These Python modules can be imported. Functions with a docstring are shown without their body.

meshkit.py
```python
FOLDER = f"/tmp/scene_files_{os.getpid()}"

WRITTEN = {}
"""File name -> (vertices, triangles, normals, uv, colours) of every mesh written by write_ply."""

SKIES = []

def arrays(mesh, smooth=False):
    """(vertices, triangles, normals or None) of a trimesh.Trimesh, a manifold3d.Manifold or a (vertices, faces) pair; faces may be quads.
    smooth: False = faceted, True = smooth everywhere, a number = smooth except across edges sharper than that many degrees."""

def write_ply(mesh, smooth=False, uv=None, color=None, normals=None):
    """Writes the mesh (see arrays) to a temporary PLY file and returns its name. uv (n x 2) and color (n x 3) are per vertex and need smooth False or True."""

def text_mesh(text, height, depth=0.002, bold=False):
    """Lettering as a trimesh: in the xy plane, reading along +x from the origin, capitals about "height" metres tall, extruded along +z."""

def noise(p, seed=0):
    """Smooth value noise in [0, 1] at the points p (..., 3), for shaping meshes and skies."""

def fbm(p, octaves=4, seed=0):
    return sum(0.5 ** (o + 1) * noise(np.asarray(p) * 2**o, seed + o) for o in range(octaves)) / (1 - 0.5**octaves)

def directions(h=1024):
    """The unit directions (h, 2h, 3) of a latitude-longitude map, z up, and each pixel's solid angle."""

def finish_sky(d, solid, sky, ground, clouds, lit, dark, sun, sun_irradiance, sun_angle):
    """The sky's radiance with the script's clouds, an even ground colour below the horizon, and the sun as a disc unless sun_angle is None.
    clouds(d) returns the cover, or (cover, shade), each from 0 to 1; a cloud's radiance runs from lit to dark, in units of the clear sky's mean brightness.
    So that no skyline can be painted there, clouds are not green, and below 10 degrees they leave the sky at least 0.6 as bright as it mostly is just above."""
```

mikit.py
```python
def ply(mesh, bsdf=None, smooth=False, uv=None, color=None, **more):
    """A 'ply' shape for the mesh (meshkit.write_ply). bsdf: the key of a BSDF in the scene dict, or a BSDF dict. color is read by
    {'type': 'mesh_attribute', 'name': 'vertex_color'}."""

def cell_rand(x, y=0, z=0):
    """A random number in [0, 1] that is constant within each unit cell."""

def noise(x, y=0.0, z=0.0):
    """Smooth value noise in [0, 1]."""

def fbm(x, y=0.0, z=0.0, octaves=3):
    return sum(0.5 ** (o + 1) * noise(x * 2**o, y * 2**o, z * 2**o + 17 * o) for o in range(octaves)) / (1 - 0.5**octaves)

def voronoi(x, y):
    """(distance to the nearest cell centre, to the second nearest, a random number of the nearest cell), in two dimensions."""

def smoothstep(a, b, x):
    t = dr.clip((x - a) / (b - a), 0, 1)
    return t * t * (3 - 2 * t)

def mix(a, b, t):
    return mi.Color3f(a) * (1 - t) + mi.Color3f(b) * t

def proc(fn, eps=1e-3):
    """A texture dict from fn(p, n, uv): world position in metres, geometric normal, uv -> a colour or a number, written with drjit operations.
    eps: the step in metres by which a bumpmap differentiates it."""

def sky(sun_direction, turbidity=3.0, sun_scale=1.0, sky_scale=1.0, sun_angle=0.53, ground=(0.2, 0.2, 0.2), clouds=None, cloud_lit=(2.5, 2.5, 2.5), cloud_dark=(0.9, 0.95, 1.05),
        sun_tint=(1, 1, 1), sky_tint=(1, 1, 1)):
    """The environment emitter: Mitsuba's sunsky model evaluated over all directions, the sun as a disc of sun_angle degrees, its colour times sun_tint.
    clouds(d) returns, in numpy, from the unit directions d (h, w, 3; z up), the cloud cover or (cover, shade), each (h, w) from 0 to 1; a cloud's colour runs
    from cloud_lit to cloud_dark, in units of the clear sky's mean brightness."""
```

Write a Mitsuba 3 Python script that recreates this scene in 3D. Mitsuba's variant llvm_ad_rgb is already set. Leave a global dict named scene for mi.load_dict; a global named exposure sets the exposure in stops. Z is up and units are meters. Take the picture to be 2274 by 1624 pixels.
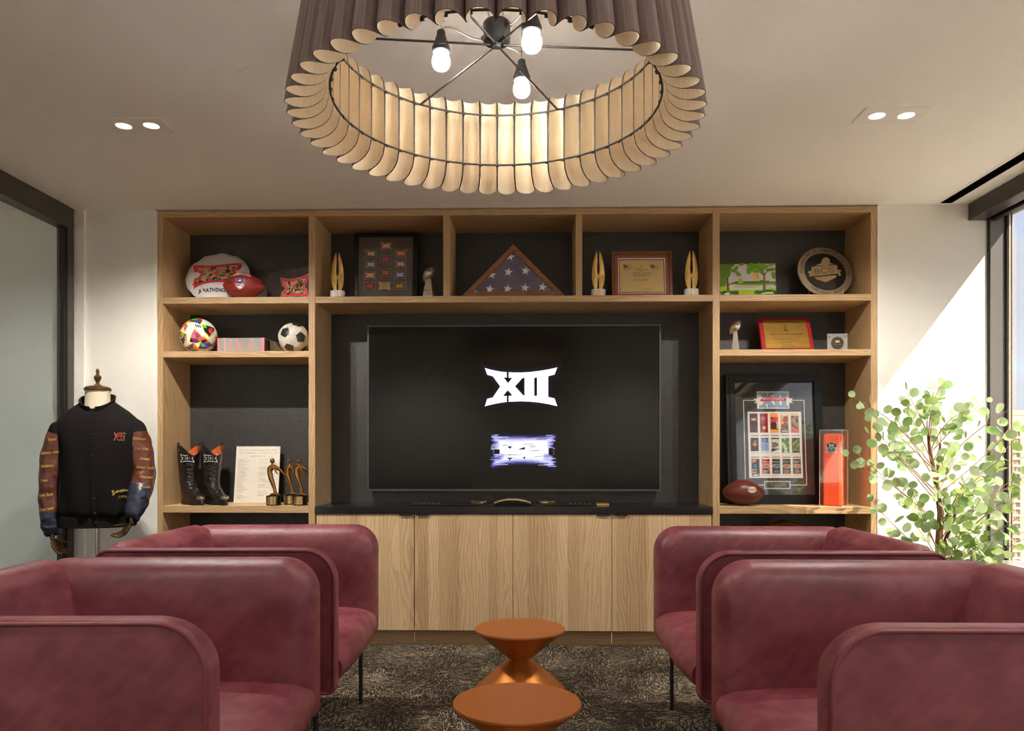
import math, random
import numpy as np, trimesh, mitsuba as mi, mikit, meshkit, drjit as dr
from shapely.geometry import Polygon, LineString, Point, MultiPolygon, box as sbox
from shapely import affinity
from shapely.ops import unary_union

T = mi.ScalarTransform4f
scene, labels = {}, {}
PI = math.pi

# ---------------------------------------------------------------- camera, sky, sun, exposure
YAW = math.radians(1.3487)
CAM = (0.0, -4.8, 1.21)
scene['camera'] = {'type': 'perspective', 'fov_axis': 'x', 'fov': 2 * math.degrees(math.atan(1137 / 1700)),
                   'principal_point_offset_y': -197.07 / 1624, 'near_clip': 0.05, 'far_clip': 2000.0,
                   'to_world': T().look_at(origin=list(CAM), target=[CAM[0] - math.sin(YAW), CAM[1] + math.cos(YAW), CAM[2]], up=[0, 0, 1])}


def clouds(d):
    h = np.maximum(d[..., 2], 0.02)
    q = np.stack([d[..., 0] / (h + .25) * 1.1, d[..., 1] / (h + .25) * 1.1, d[..., 2] * 7.0], -1)
    n = meshkit.fbm(q + 3.1, 5, seed=4)
    cover = np.clip((n - .27) / .24, 0, 1) * .85
    return cover, np.clip(meshkit.fbm(q * 1.7 + 9, 4, seed=9) * 1.2 - .2, 0, 1)


SUN = (0.64, -0.60, 0.864)          # towards the sun
scene['sky'] = mikit.sky(SUN, turbidity=3.5, sun_scale=6.0, sky_scale=5.0, sun_angle=0.6, ground=(.42, .40, .37), clouds=clouds,
                         cloud_lit=(1.5, 1.36, 1.3), cloud_dark=(1.05, 1.02, 1.12), sun_tint=(.96, .97, 1.0))
exposure = 1.08
DOWNLIGHT = 1500.0
WASH = 8200.0
BULB = 100.0


# ---------------------------------------------------------------- colour and material helpers
def lin(c):
    c = np.asarray(c, float) / 255.0
    return np.where(c <= .04045, c / 12.92, ((c + .055) / 1.055) ** 2.4)


def rgb(*c):
    return {'type': 'rgb', 'value': [float(x) for x in lin(c)]}


def L3(*c):
    return mi.Color3f(*[float(x) for x in lin(c)])


def mat(key, color=None, rough=.6, metal=0.0, spec=.5, two=True, **kw):
    b = {'type': 'principled', 'base_color': color if isinstance(color, dict) else rgb(*color), 'roughness': rough, 'metallic': metal}
    if metal == 0.0:
        b['specular'] = spec
    b.update(kw)
    scene[key] = {'type': 'twosided', 'b': b} if two else b
    return key


def bumped(key, fn, scale, eps=1e-3):
    inner = scene[key]['b']
    scene[key] = {'type': 'twosided', 'b': {'type': 'bumpmap', 'tex': mikit.proc(fn, eps), 'scale': scale, 'n': inner}}


fbm, noise, cell, sst = mikit.fbm, mikit.noise, mikit.cell_rand, mikit.smoothstep


def oak(ax, light=(192, 160, 118), dark=(130, 97, 64), strips=0.0):
    li, dk = L3(*light), L3(*dark)

    def fn(p, n, uv):
        a, b = (p.x, p.z) if ax == 'x' else (p.z, p.x)
        b = b + .8 * p.y
        k = dr.floor(b / .062 + .35 * cell(dr.floor(b / .25), 3.0)) if strips else mi.Float(0)
        off = cell(k, 7.0) * 5
        warp = .11 * (fbm(a * 1.1 + off, b * 4.5, 1.0) - .5) + .018 * (fbm(a * 5 + off, b * 14, 2.0) - .5)
        r = (b + warp * 1.5) * 52 + .6 * noise(a * 2, b * 30, 4.0)
        t = r - dr.floor(r)
        line = sst(.2, .9, t) * (1 - sst(.9, 1.0, t))
        fine = fbm(a * 9, b * 520, 0.0, 2)
        tone = cell(k, 1.0)
        w = .34 * line + .40 * (fine - .25) + .30 * (fbm(a * .8, b * 9, 6.0) - .4) + strips * (tone - .5)
        return li * (1 - w) + dk * w
    return mikit.proc(fn)


mat('oak_x', oak('x'), .5, spec=.4)
mat('oak_z', oak('z'), .5, spec=.4)
mat('oak_door', oak('z', (208, 178, 138), (150, 115, 78), .5), .5, spec=.4)
mat('wall_paint', (238, 235, 226), .85, spec=.2)
mat('wall_cool', (196, 205, 202), .85, spec=.2)
mat('ceiling_paint', (246, 242, 234), .9, spec=.1)
mat('white_trim', (240, 237, 230), .5)
mat('back_black', mikit.proc(lambda p, n, uv: L3(50, 48, 47) * (.85 + .3 * fbm(p.x * 60, p.z * 60))), .42, spec=.45)
bumped('back_black', lambda p, n, uv: fbm(p.x * 90, p.z * 130), .0012)
mat('bronze_frame', (58, 52, 46), .38, .35)
mat('frame_grey', (112, 108, 108), .45, .25)
mat('alu', (205, 203, 198), .3, .6)
mat('stone_black', mikit.proc(lambda p, n, uv: L3(24, 23, 24) * (.7 + .6 * noise(p.x * 700, p.y * 700, p.z * 700))), .22, spec=.5)
mat('matte_black', (18, 17, 17), .5)
mat('slot_black', (9, 9, 9), .8, spec=.1)
mat('gloss_black', (8, 8, 9), .12, spec=.5)
mat('screen_black', (6, 5, 5), .16, spec=.28)
mat('tv_bezel', (84, 83, 84), .3, .8)
mat('satin_black_frame', (9, 8, 8), .28, spec=.42)
mat('gold', (236, 200, 124), .27, 1.0)
mat('gold_satin', (226, 194, 132), .36, 1.0)
mat('bronze_metal', (176, 130, 74), .22, 1.0)
mat('plate_paint', (240, 234, 224), .6)
mat('silver', (206, 200, 190), .22, 1.0)
mat('pewter', (176, 160, 140), .36, .85)
mat('wire_dark', (30, 26, 22), .6)
mat('cable_white', (232, 228, 220), .5)
mat('socket_black', (15, 14, 13), .55)
mat('print', {'type': 'mesh_attribute', 'name': 'vertex_color'}, .65, spec=.25)
mat('print_gloss', {'type': 'mesh_attribute', 'name': 'vertex_color'}, .3, spec=.5)
mat('walnut', mikit.proc(lambda p, n, uv: mikit.mix(L3(150, 92, 52), L3(104, 58, 30), fbm(p.x * 40 + p.z * 40, p.y * 30, p.z * 90))), .35)
mat('walnut_dark', mikit.proc(lambda p, n, uv: mikit.mix(L3(128, 76, 38), L3(88, 48, 24), fbm(p.x * 60 + p.z * 60, p.y * 30, p.z * 90))), .35)


def leather_fn(p, n, uv):
    a = fbm(p.x * 5 + 3, p.y * 5, p.z * 7, 4)
    b = fbm(p.x * 22, p.y * 22, p.z * 22 + 5, 3)
    s = fbm((p.x + p.z) * 9, (p.x - p.z) * 50, p.y * 12, 2)
    t = dr.clip((a - .5) * 2.0 + (b - .5) * .9 + (s - .5) * .5 + .45, 0, 1)
    return mikit.mix(L3(100, 40, 49), L3(128, 66, 74), t)


mat('nubuck', mikit.proc(leather_fn), .44, spec=.5, sheen=.1)
mat('nubuck_piping', (116, 50, 58), .42, spec=.45, sheen=.4)


def carpet_fn(p, n, uv):
    wx, wy = p.x + .005 * (noise(p.x * 40, p.y * 40) - .5), p.y + .005 * (noise(p.x * 40, p.y * 40, 4) - .5)
    blk = cell(dr.floor(p.x / .17 + .6 * noise(p.x * 7, p.y * 7)), dr.floor(p.y / .2 + .6 * noise(p.x * 7, p.y * 7, 3)))
    s1 = noise(wx * 400, wy * 62)
    s2 = noise(wx * 62, wy * 400, 7.0)
    s = dr.select(blk > .5, s1, s2)
    g = noise(p.x * 340, p.y * 340, 2.0)
    patch = fbm(p.x * 6, p.y * 6, 1.0)
    t = sst(.50, .86, .62 * s + .38 * g + .25 * (patch - .5))
    return mikit.mix(L3(42, 36, 31), L3(176, 160, 138), t)


mat('carpet', mikit.proc(carpet_fn), .95, spec=.05)
bumped('carpet', lambda p, n, uv: noise(p.x * 330, p.y * 330, 2.0), .003, 1e-3)
scene['window_glass'] = {'type': 'thindielectric', 'specular_transmittance': {'type': 'rgb', 'value': [.80, .82, .84]}}
scene['partition_glass'] = {'type': 'thindielectric', 'specular_transmittance': {'type': 'rgb', 'value': [.80, .84, .85]}}
scene['clear_pane'] = {'type': 'thindielectric'}


# ---------------------------------------------------------------- mesh helpers
def M_(v, f):
    return trimesh.Trimesh(np.asarray(v, float), np.asarray(f, int), process=False)


def cat(*ms):
    ms = [m for m in ms if m is not None]
    return trimesh.util.concatenate([trimesh.Trimesh(m.vertices, m.faces, process=False) for m in ms])


def box(x0, x1, y0, y1, z0, z1):
    m = trimesh.creation.box(bounds=[[min(x0, x1), min(y0, y1), min(z0, z1)], [max(x0, x1), max(y0, y1), max(z0, z1)]])
    return m


def bbox(x0, x1, y0, y1, z0, z1, b=.002):
    """box with chamfered edges"""
    pts = []
    for sx in (0, 1):
        for sy in (0, 1):
            for sz in (0, 1):
                c = np.array([x1 if sx else x0, y1 if sy else y0, z1 if sz else z0], float)
                s = np.array([-1 if sx else 1, -1 if sy else 1, -1 if sz else 1]) * b
                for k in range(3):
                    o = s.copy()
                    o[k] = 0
                    pts.append(c + o)
    return trimesh.convex.convex_hull(np.array(pts))


def loft(rings, cap0=True, cap1=True, closed=True):
    rings = np.asarray(rings, float)
    k, n, _ = rings.shape
    v, f = [rings.reshape(-1, 3)], []
    m = n if closed else n - 1
    for i in range(k - 1):
        for j in range(m):
            a, b, c, d = i * n + j, i * n + (j + 1) % n, (i + 1) * n + (j + 1) % n, (i + 1) * n + j
            f += [[a, b, c], [a, c, d]]
    base = k * n
    for on, i, flip in ((cap0, 0, True), (cap1, k - 1, False)):
        if on is False or on is None:
            continue
        c = rings[i].mean(0) if on is True else np.asarray(on, float)
        v.append(c[None])
        for j in range(n):
            a, b = i * n + j, i * n + (j + 1) % n
            f.append([base, b, a] if flip else [base, a, b])
        base += 1
    m = M_(np.vstack(v), f)
    if m.volume < 0:
        m.invert()
    return m


def lathe(prof, n=48, ang=2 * PI):
    t = np.arange(n) / n * ang
    rings = [[(r * math.cos(a), r * math.sin(a), z) for a in t] for r, z in prof]
    return loft(rings, cap0=prof[0][0] > 1e-6, cap1=prof[-1][0] > 1e-6)


def tube(pts, r, n=8, caps=True, close=False):
    p = np.asarray(pts, float)
    r = np.broadcast_to(np.asarray(r, float), (len(p),))
    if close:
        t = np.roll(p, -1, 0) - np.roll(p, 1, 0)
    else:
        t = np.gradient(p, axis=0)
    t /= np.linalg.norm(t, axis=1, keepdims=True) + 1e-12
    a = np.cross(t[0], [0, 0, 1.0] if abs(t[0][2]) < .9 else [1.0, 0, 0])
    a /= np.linalg.norm(a)
    rings = []
    for i in range(len(p)):
        a = a - t[i] * a.dot(t[i])
        a /= np.linalg.norm(a)
        b = np.cross(t[i], a)
        rings.append([p[i] + r[i] * (math.cos(x) * a + math.sin(x) * b) for x in np.arange(n) * 2 * PI / n])
    if close:
        rings.append(rings[0])
        return loft(rings, False, False)
    return loft(rings, caps, caps)


def ell(c, rx, ry, n=32, ax='z', rot=0.0, p=2.0):
    """ring of n points: superellipse in the plane across ax"""
    t = np.arange(n) * 2 * PI / n
    u = rx * np.sign(np.cos(t)) * np.abs(np.cos(t)) ** (2 / p)
    w = ry * np.sign(np.sin(t)) * np.abs(np.sin(t)) ** (2 / p)
    u, w = u * math.cos(rot) - w * math.sin(rot), u * math.sin(rot) + w * math.cos(rot)
    o = np.zeros((n, 3)) + np.asarray(c, float)
    i, j = {'z': (0, 1), 'y': (0, 2), 'x': (1, 2)}[ax]
    o[:, i] += u
    o[:, j] += w
    return o


def ellipsoid(c, r, sub=3):
    m = trimesh.creation.icosphere(subdivisions=sub)
    m.apply_scale(r)
    m.apply_translation(c)
    return m


def rr(x0, x1, z0, z1, r, n=6):
    """rounded rectangle, r = radii at (x0,z0), (x1,z0), (x1,z1), (x0,z1)"""
    out = []
    for (cx, cz, a0), q in zip(((x0, z0, PI), (x1, z0, 1.5 * PI), (x1, z1, 0), (x0, z1, .5 * PI)), r):
        q = max(q, .0005)
        ox, oz = cx + (q if cx == x0 else -q), cz + (q if cz == z0 else -q)
        for k in range(n + 1):
            a = a0 + .5 * PI * k / n
            out.append((ox + q * math.cos(a), oz + q * math.sin(a)))
    return np.array(out)


def polys(g):
    return [q for q in getattr(g, 'geoms', [g]) if q.geom_type == 'Polygon' and q.area > 1e-9]


def ext(g, d, z=0.0):
    """extrude a shapely shape in the xy plane from z to z+d"""
    ms = [trimesh.creation.extrude_polygon(q, d, engine='earcut') for q in polys(g)]
    m = cat(*ms)
    m.apply_translation([0, 0, z])
    return m


def upright(m):
    """from the xy plane (reading along x, thickness +z) to a picture facing -y: (x, y, z) -> (x, -z, y)"""
    m = m.copy()
    v = np.array(m.vertices)
    m.vertices = np.stack([v[:, 0], -v[:, 2], v[:, 1]], 1)
    return m


class Art:
    """flat print: coloured shapes laid in thin layers, x right, y up; one mesh with colours per vertex"""

    def __init__(self):
        self.v, self.f, self.c, self.n = [], [], [], 0

    def add(self, g, color, layer=1, thick=.00035):
        if g is None or g.is_empty:
            return self
        for q in polys(g):
            m = trimesh.creation.extrude_polygon(q, thick * layer, engine='earcut')
            self.mesh(m, color)
        return self

    def mesh(self, m, color):
        self.v.append(np.array(m.vertices))
        self.f.append(np.array(m.faces) + self.n)
        self.c.append(np.tile(lin(color), (len(m.vertices), 1)))
        self.n += len(m.vertices)
        return self

    def text(self, s, h, x, y, color, layer=2, align='c', bold=False, shear=0.0, rot=0.0, sx=1.0, thick=.00035):
        m = meshkit.text_mesh(s, h, thick * layer, bold)
        b = m.bounds
        w = b[1][0] - b[0][0]
        dx = {'c': -w / 2 - b[0][0], 'l': -b[0][0], 'r': -w - b[0][0]}[align]
        v = np.array(m.vertices)
        v[:, 0] = (v[:, 0] + dx) * sx + shear * v[:, 1]
        c, q = math.cos(rot), math.sin(rot)
        v = np.stack([v[:, 0] * c - v[:, 1] * q + x, v[:, 0] * q + v[:, 1] * c + y, v[:, 2]], 1)
        m.vertices = v
        return self.mesh(m, color)

    def get(self):
        return M_(np.vstack(self.v), np.vstack(self.f)), np.vstack(self.c)


def rect(x0, y0, x1, y1):
    return sbox(min(x0, x1), min(y0, y1), max(x0, x1), max(y0, y1))


# ---------------------------------------------------------------- scene helpers
def numbered(name, pool):
    if name not in pool:
        pool.add(name)
        return name
    k = 1
    while f'{name}_{k:03d}' in pool:
        k += 1
    pool.add(f'{name}_{k:03d}')
    return f'{name}_{k:03d}'


_pool = set()


class Thing:
    def __init__(self, name, label, cat, group=None, M=None):
        self.key, self.M = numbered(name, _pool), M
        labels[self.key] = {'label': label, 'category': cat}
        if group:
            labels[self.key]['group'] = group

    def part(self, name, mesh, m, smooth=False, color=None, label=None, uv=None, M=None, stuff=False, **more):
        return put(self.key + '__' + name, mesh, m, smooth, color, label, uv, M if M is not None else self.M, stuff, **more)

    def whole(self, mesh, m, smooth=False, color=None, uv=None, **more):
        shape(self.key, mesh, m, smooth, color, uv, self.M, **more)
        return self.key


def shape(key, mesh, m, smooth=False, color=None, uv=None, M=None, **more):
    if isinstance(mesh, dict):
        d = dict(mesh)
    else:
        if color is not None and smooth not in (False, True):
            smooth = False
        d = mikit.ply(mesh, m, smooth, uv, color, **more)
    if M is not None:
        d['to_world'] = M
    scene[key] = d
    return d


def put(key, mesh, m, smooth=False, color=None, label=None, uv=None, M=None, stuff=False, **more):
    key = numbered(key, _pool)
    shape(key, mesh, m, smooth, color, uv, M, **more)
    if label or stuff:
        labels[key] = {}
        if label:
            labels[key]['label'] = label
        if stuff:
            labels[key]['kind'] = 'stuff'
    return key


def struct(name, mesh, m, label=None, cat=None, smooth=False, **more):
    key = numbered(name, _pool)
    if mesh is not None:
        shape(key, mesh, m, smooth, **more)
    labels[key] = {'kind': 'structure'}
    if label:
        labels[key]['label'] = label
    if cat:
        labels[key]['category'] = cat
    return key


def at(x, y, z=0.0, rz=0.0, rx=0.0, ry=0.0, s=1.0):
    """position, turn about z, then lean about x (top away from the camera for negative rx)"""
    t = T().translate([x, y, z]).rotate([0, 0, 1], rz).rotate([1, 0, 0], rx).rotate([0, 1, 0], ry)
    return t.scale(s) if s != 1.0 else t


def xf(m, x=0, y=0, z=0, rz=0, rx=0, ry=0, s=1.0):
    m = m.copy()
    m.apply_transform(np.array(at(x, y, z, rz, rx, ry, s).matrix))
    return m


# ================================================================ the room
CZ = 2.76
struct('floor', box(-2.95, 2.95, -7.6, .12, -.06, 0), 'carpet', 'dark brown patterned carpet flecked with beige', 'floor')
LAMPS = ((-1.848, -1.237), (1.652, -1.262), (-1.85, -3.9), (1.65, -3.9), (-1.85, -6.4), (1.65, -6.4), (-4.4, -1.6), (-4.4, -4.0))


def slab(x0, y0, x1, y1):
    g = rect(x0, y0, x1, y1).difference(rect(2.527, -6.4, 2.595, -.022))
    for x, y in LAMPS:
        for s in (-1, 1):
            g = g.difference(Point(x + s * .066, y).buffer(.0375, 16))
    return ext(g, .08, CZ)


struct('ceiling', slab(-2.95, -7.6, 3.0, .45), 'ceiling_paint', 'smooth off-white painted ceiling', 'ceiling')
struct('wall_back', cat(box(-6.2, -2.375, 0, .12, 0, CZ), box(2.162, 2.825, 0, .12, 0, CZ), box(-2.4, 2.2, .42, .5, 0, CZ),
                        box(-2.44, -2.375, .12, .46, 0, CZ), box(2.162, 2.22, .12, .46, 0, CZ)), 'wall_paint', 'white wall on either side of the oak shelving', 'wall')
struct('trim_1', box(-2.90, -2.822, -.022, 0, 0, CZ), 'white_trim', 'narrow white strip where the wall meets the glass partition', 'trim')
struct('trim_2', cat(box(-2.381, -2.3625, -.004, .05, 0, CZ - .01)), 'white_trim', 'thin white reveal along the left edge of the shelving', 'trim')
struct('trim_3', cat(box(2.1525, 2.167, -.004, .05, 0, CZ - .01)), 'white_trim', 'thin white reveal along the right edge of the shelving', 'trim')
# rear of the room, behind the camera
struct('wall_rear', box(-2.95, 3.0, -7.7, -7.6, 0, CZ), 'wall_paint')
# corridor beyond the glass partition
struct('ceiling_2', slab(-6.2, -7.6, -2.95, .12), 'ceiling_paint')
struct('floor_2', box(-6.2, -2.95, -7.6, .12, -.06, 0), 'carpet')
struct('wall_corridor', box(-6.2, -6.1, -7.6, .12, 0, CZ), 'wall_cool')
# glass partition on the left
w = struct('window_3', None, None, 'frameless grey-green glass partition with a dark bronze frame', 'glass partition')
put(w + '__pane', box(-2.922, -2.914, -7.5, -.09, .06, 2.64), 'partition_glass')
put(w + '__post', bbox(-2.958, -2.885, -.085, -.005, 0, CZ - .001, .002), 'bronze_frame')
put(w + '__stop', box(-2.91, -2.897, -.105, -.085, .06, 2.64), 'matte_black')
put(w + '__header', bbox(-2.958, -2.878, -7.5, -.086, 2.625, CZ - .001, .002), 'bronze_frame')
put(w + '__sill', bbox(-2.958, -2.878, -7.5, -.086, 0, .06, .002), 'bronze_frame')
# window wall on the right
w = struct('window_1', None, None, 'tall window with dark mullions on the right', 'window')
struct('wall_right', cat(box(2.83, 3.0, -7.6, 0, 0, .53), box(2.97, 3.03, -7.6, .12, 2.735, CZ + .06)), 'wall_paint')
put(w + '__jamb', bbox(2.832, 2.922, -.02, .03, .55, 2.74, .002), 'frame_grey')
put(w + '__jamb_strip', box(2.824, 2.833, -.012, .02, .55, 2.74), 'wire_dark')
put(w + '__glazing_bead', bbox(2.922, 2.932, -.035, .02, .55, 2.735, .002), 'wire_dark')
put(w + '__glazing_bead', bbox(2.932, 2.947, -.04, .02, .55, 2.735, .002), 'alu')
put(w + '__glazing_bead', bbox(2.947, 2.954, -.045, .02, .55, 2.735, .002), 'gold_satin')
put(w + '__sill', bbox(2.80, 2.99, -7.6, -.001, .53, .56, .003), 'alu')
put(w + '__head', bbox(2.93, 2.985, -7.6, .02, 2.69, 2.74, .002), 'bronze_frame')
put(w + '__pane', box(2.956, 2.960, -7.5, -.02, .56, 2.735), 'window_glass')
for y in (-1.95, -3.9, -5.85):
    put(w + '__mullion', bbox(2.86, 2.985, y - .035, y + .035, .56, 2.735, .002), 'frame_grey')
b = Thing('blind_fascia', 'dark bronze blind box running along the ceiling above the window', 'blind box')
b.part('fascia', bbox(2.709, 2.722, -7.5, -.004, 2.655, 2.752, .0015), 'bronze_frame')
b.part('end_cap', bbox(2.722, 2.865, -.012, -.004, 2.655, 2.752, .001), 'bronze_frame')
b.part('bottom_plate', bbox(2.722, 2.80, -7.5, -.012, 2.655, 2.66, .001), 'bronze_frame')
b.part('roller', xf(trimesh.creation.cylinder(.03, 7.4, sections=24), 2.80, -3.76, 2.71, rx=90), 'matte_black', 40)
b.part('rail', bbox(2.835, 2.868, -7.5, -.012, 2.648, 2.752, .001), 'matte_black')
b = Thing('slot_diffuser', 'long black slot diffuser recessed in the ceiling beside the window', 'air vent')
b.part('slot_liner', cat(box(2.525, 2.53, -6.4, -.02, CZ - .002, CZ + .07), box(2.592, 2.597, -6.4, -.02, CZ - .002, CZ + .07), box(2.525, 2.597, -6.4, -.02, CZ + .065, CZ + .07),
                         box(2.525, 2.597, -.025, -.02, CZ - .002, CZ + .07), box(2.525, 2.597, -6.4, -6.395, CZ - .002, CZ + .07)), 'slot_black')
b.part('blade', box(2.552, 2.556, -6.39, -.03, CZ + .012, CZ + .06), 'matte_black')
b.part('flange', bbox(2.508, 2.525, -6.4, -.02, CZ - .0025, CZ - .0002, .0005), 'white_trim')

# two-lamp recessed downlights
scene['lamp_lens'] = {'type': 'diffuse', 'reflectance': rgb(200, 190, 175)}
plate_hole = rect(-.148, -.0825, .148, .0825).difference(Point(-.066, 0).buffer(.036, 24)).difference(Point(.066, 0).buffer(.036, 24))


def downlight(x, y, label, tilt=0.0, power=None):
    power = power or DOWNLIGHT
    t = Thing('recessed_downlight', label, 'ceiling light', None, at(x, y, CZ))
    t.part('trim_plate', ext(plate_hole, .0035, -.0036), 'plate_paint')
    for s in (-1, 1):
        cup = loft([ell((s * .066, 0, z), r, r, 32) for r, z in ((.0362, -.0005), (.0345, .02), (.0335, .045), (.031, .050))], False, True)
        t.part('reflector', cup, 'white_trim', True)
        v = np.vstack([ell((0, 0, 0), .014 if tilt else .024, .014 if tilt else .024, 24), [[0, 0, 0]]])
        disc = xf(M_(v, [[24, (i + 1) % 24, i] for i in range(24)]), s * .066, -math.copysign(.013, tilt) if tilt else 0, .015 if tilt else .034, rx=tilt)
        t.part('lens', disc, 'lamp_lens', emitter={'type': 'area', 'radiance': {'type': 'rgb', 'value': [power, power * .94, power * .84]}})


downlight(-1.848, -1.237, 'recessed ceiling light with two lamps above the jacket side of the room', 30, WASH)
downlight(1.652, -1.262, 'recessed ceiling light with two lamps near the window side of the room', 30, .62 * WASH)
for x, y in LAMPS[2:6]:                                                 # the rear pair washes the rear wall as the front pair washes the shelves
    downlight(x, y, f'recessed ceiling light with two lamps behind the viewpoint, {"left" if x < 0 else "right"} of the room, {"nearer" if y > -5 else "farther"} row',
              *((0.0, DOWNLIGHT) if y > -5 else (-35, WASH)))
for y in (-1.6, -4.0):
    downlight(-4.4, y, f'recessed ceiling light with two lamps in the corridor beyond the glass, {"near the end wall" if y > -3 else "farther back"}')

# ================================================================ shelving
X0, X1, XA0, XA1, XB0, XB1, XC0, XC1, XD0, XD1, XR1, XR0 = -2.3614, -2.3277, -1.3974, -1.3557, -.5462, -.5036, .2854, .3268, 1.1379, 1.1819, 2.114, 2.1516
TOP, TB, S1, S1B, S2, S2B, S3, S3B, DEP = 2.75, 2.7116, 2.205, 2.164, 1.863, 1.823, .882, .839, .393
sh = Thing('shelving_unit', 'built-in oak shelving wall with black backs around the television', 'shelving')
for x0, x1 in ((X0, X1), (XA0, XA1), (XD0, XD1), (XR1, XR0)):
    sh.part('upright', bbox(x0, x1, 0, DEP, 0, TOP, .0012), 'oak_z')
for x0, x1 in ((XB0, XB1), (XC0, XC1)):
    sh.part('divider', bbox(x0, x1, .001, DEP, S1, TB, .0012), 'oak_z')
for x0, x1 in ((X1, XA0), (XA1, XD0), (XD1, XR1)):
    sh.part('top_panel', bbox(x0, x1, .0005, DEP, TB, TOP, .0012), 'oak_x')
    sh.part('shelf', bbox(x0, x1, .0005, DEP, S1B, S1, .0012), 'oak_x')
for x0, x1 in ((X1, XA0), (XD1, XR1)):
    sh.part('shelf', bbox(x0, x1, .0005, DEP, S2B, S2, .0012), 'oak_x')
    sh.part('shelf', bbox(x0, x1, .0005, DEP, S3B, S3, .0012), 'oak_x')
    sh.part('shelf', bbox(x0, x1, .0005, DEP, .06, .10, .0012), 'oak_x')
    sh.part('back_panel', box(x0 - .01, x1 + .01, DEP, DEP + .012, 0, TOP), 'back_black')
sh.part('back_panel', box(XA0, XD1, DEP, DEP + .012, 0, TOP), 'back_black')

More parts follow.
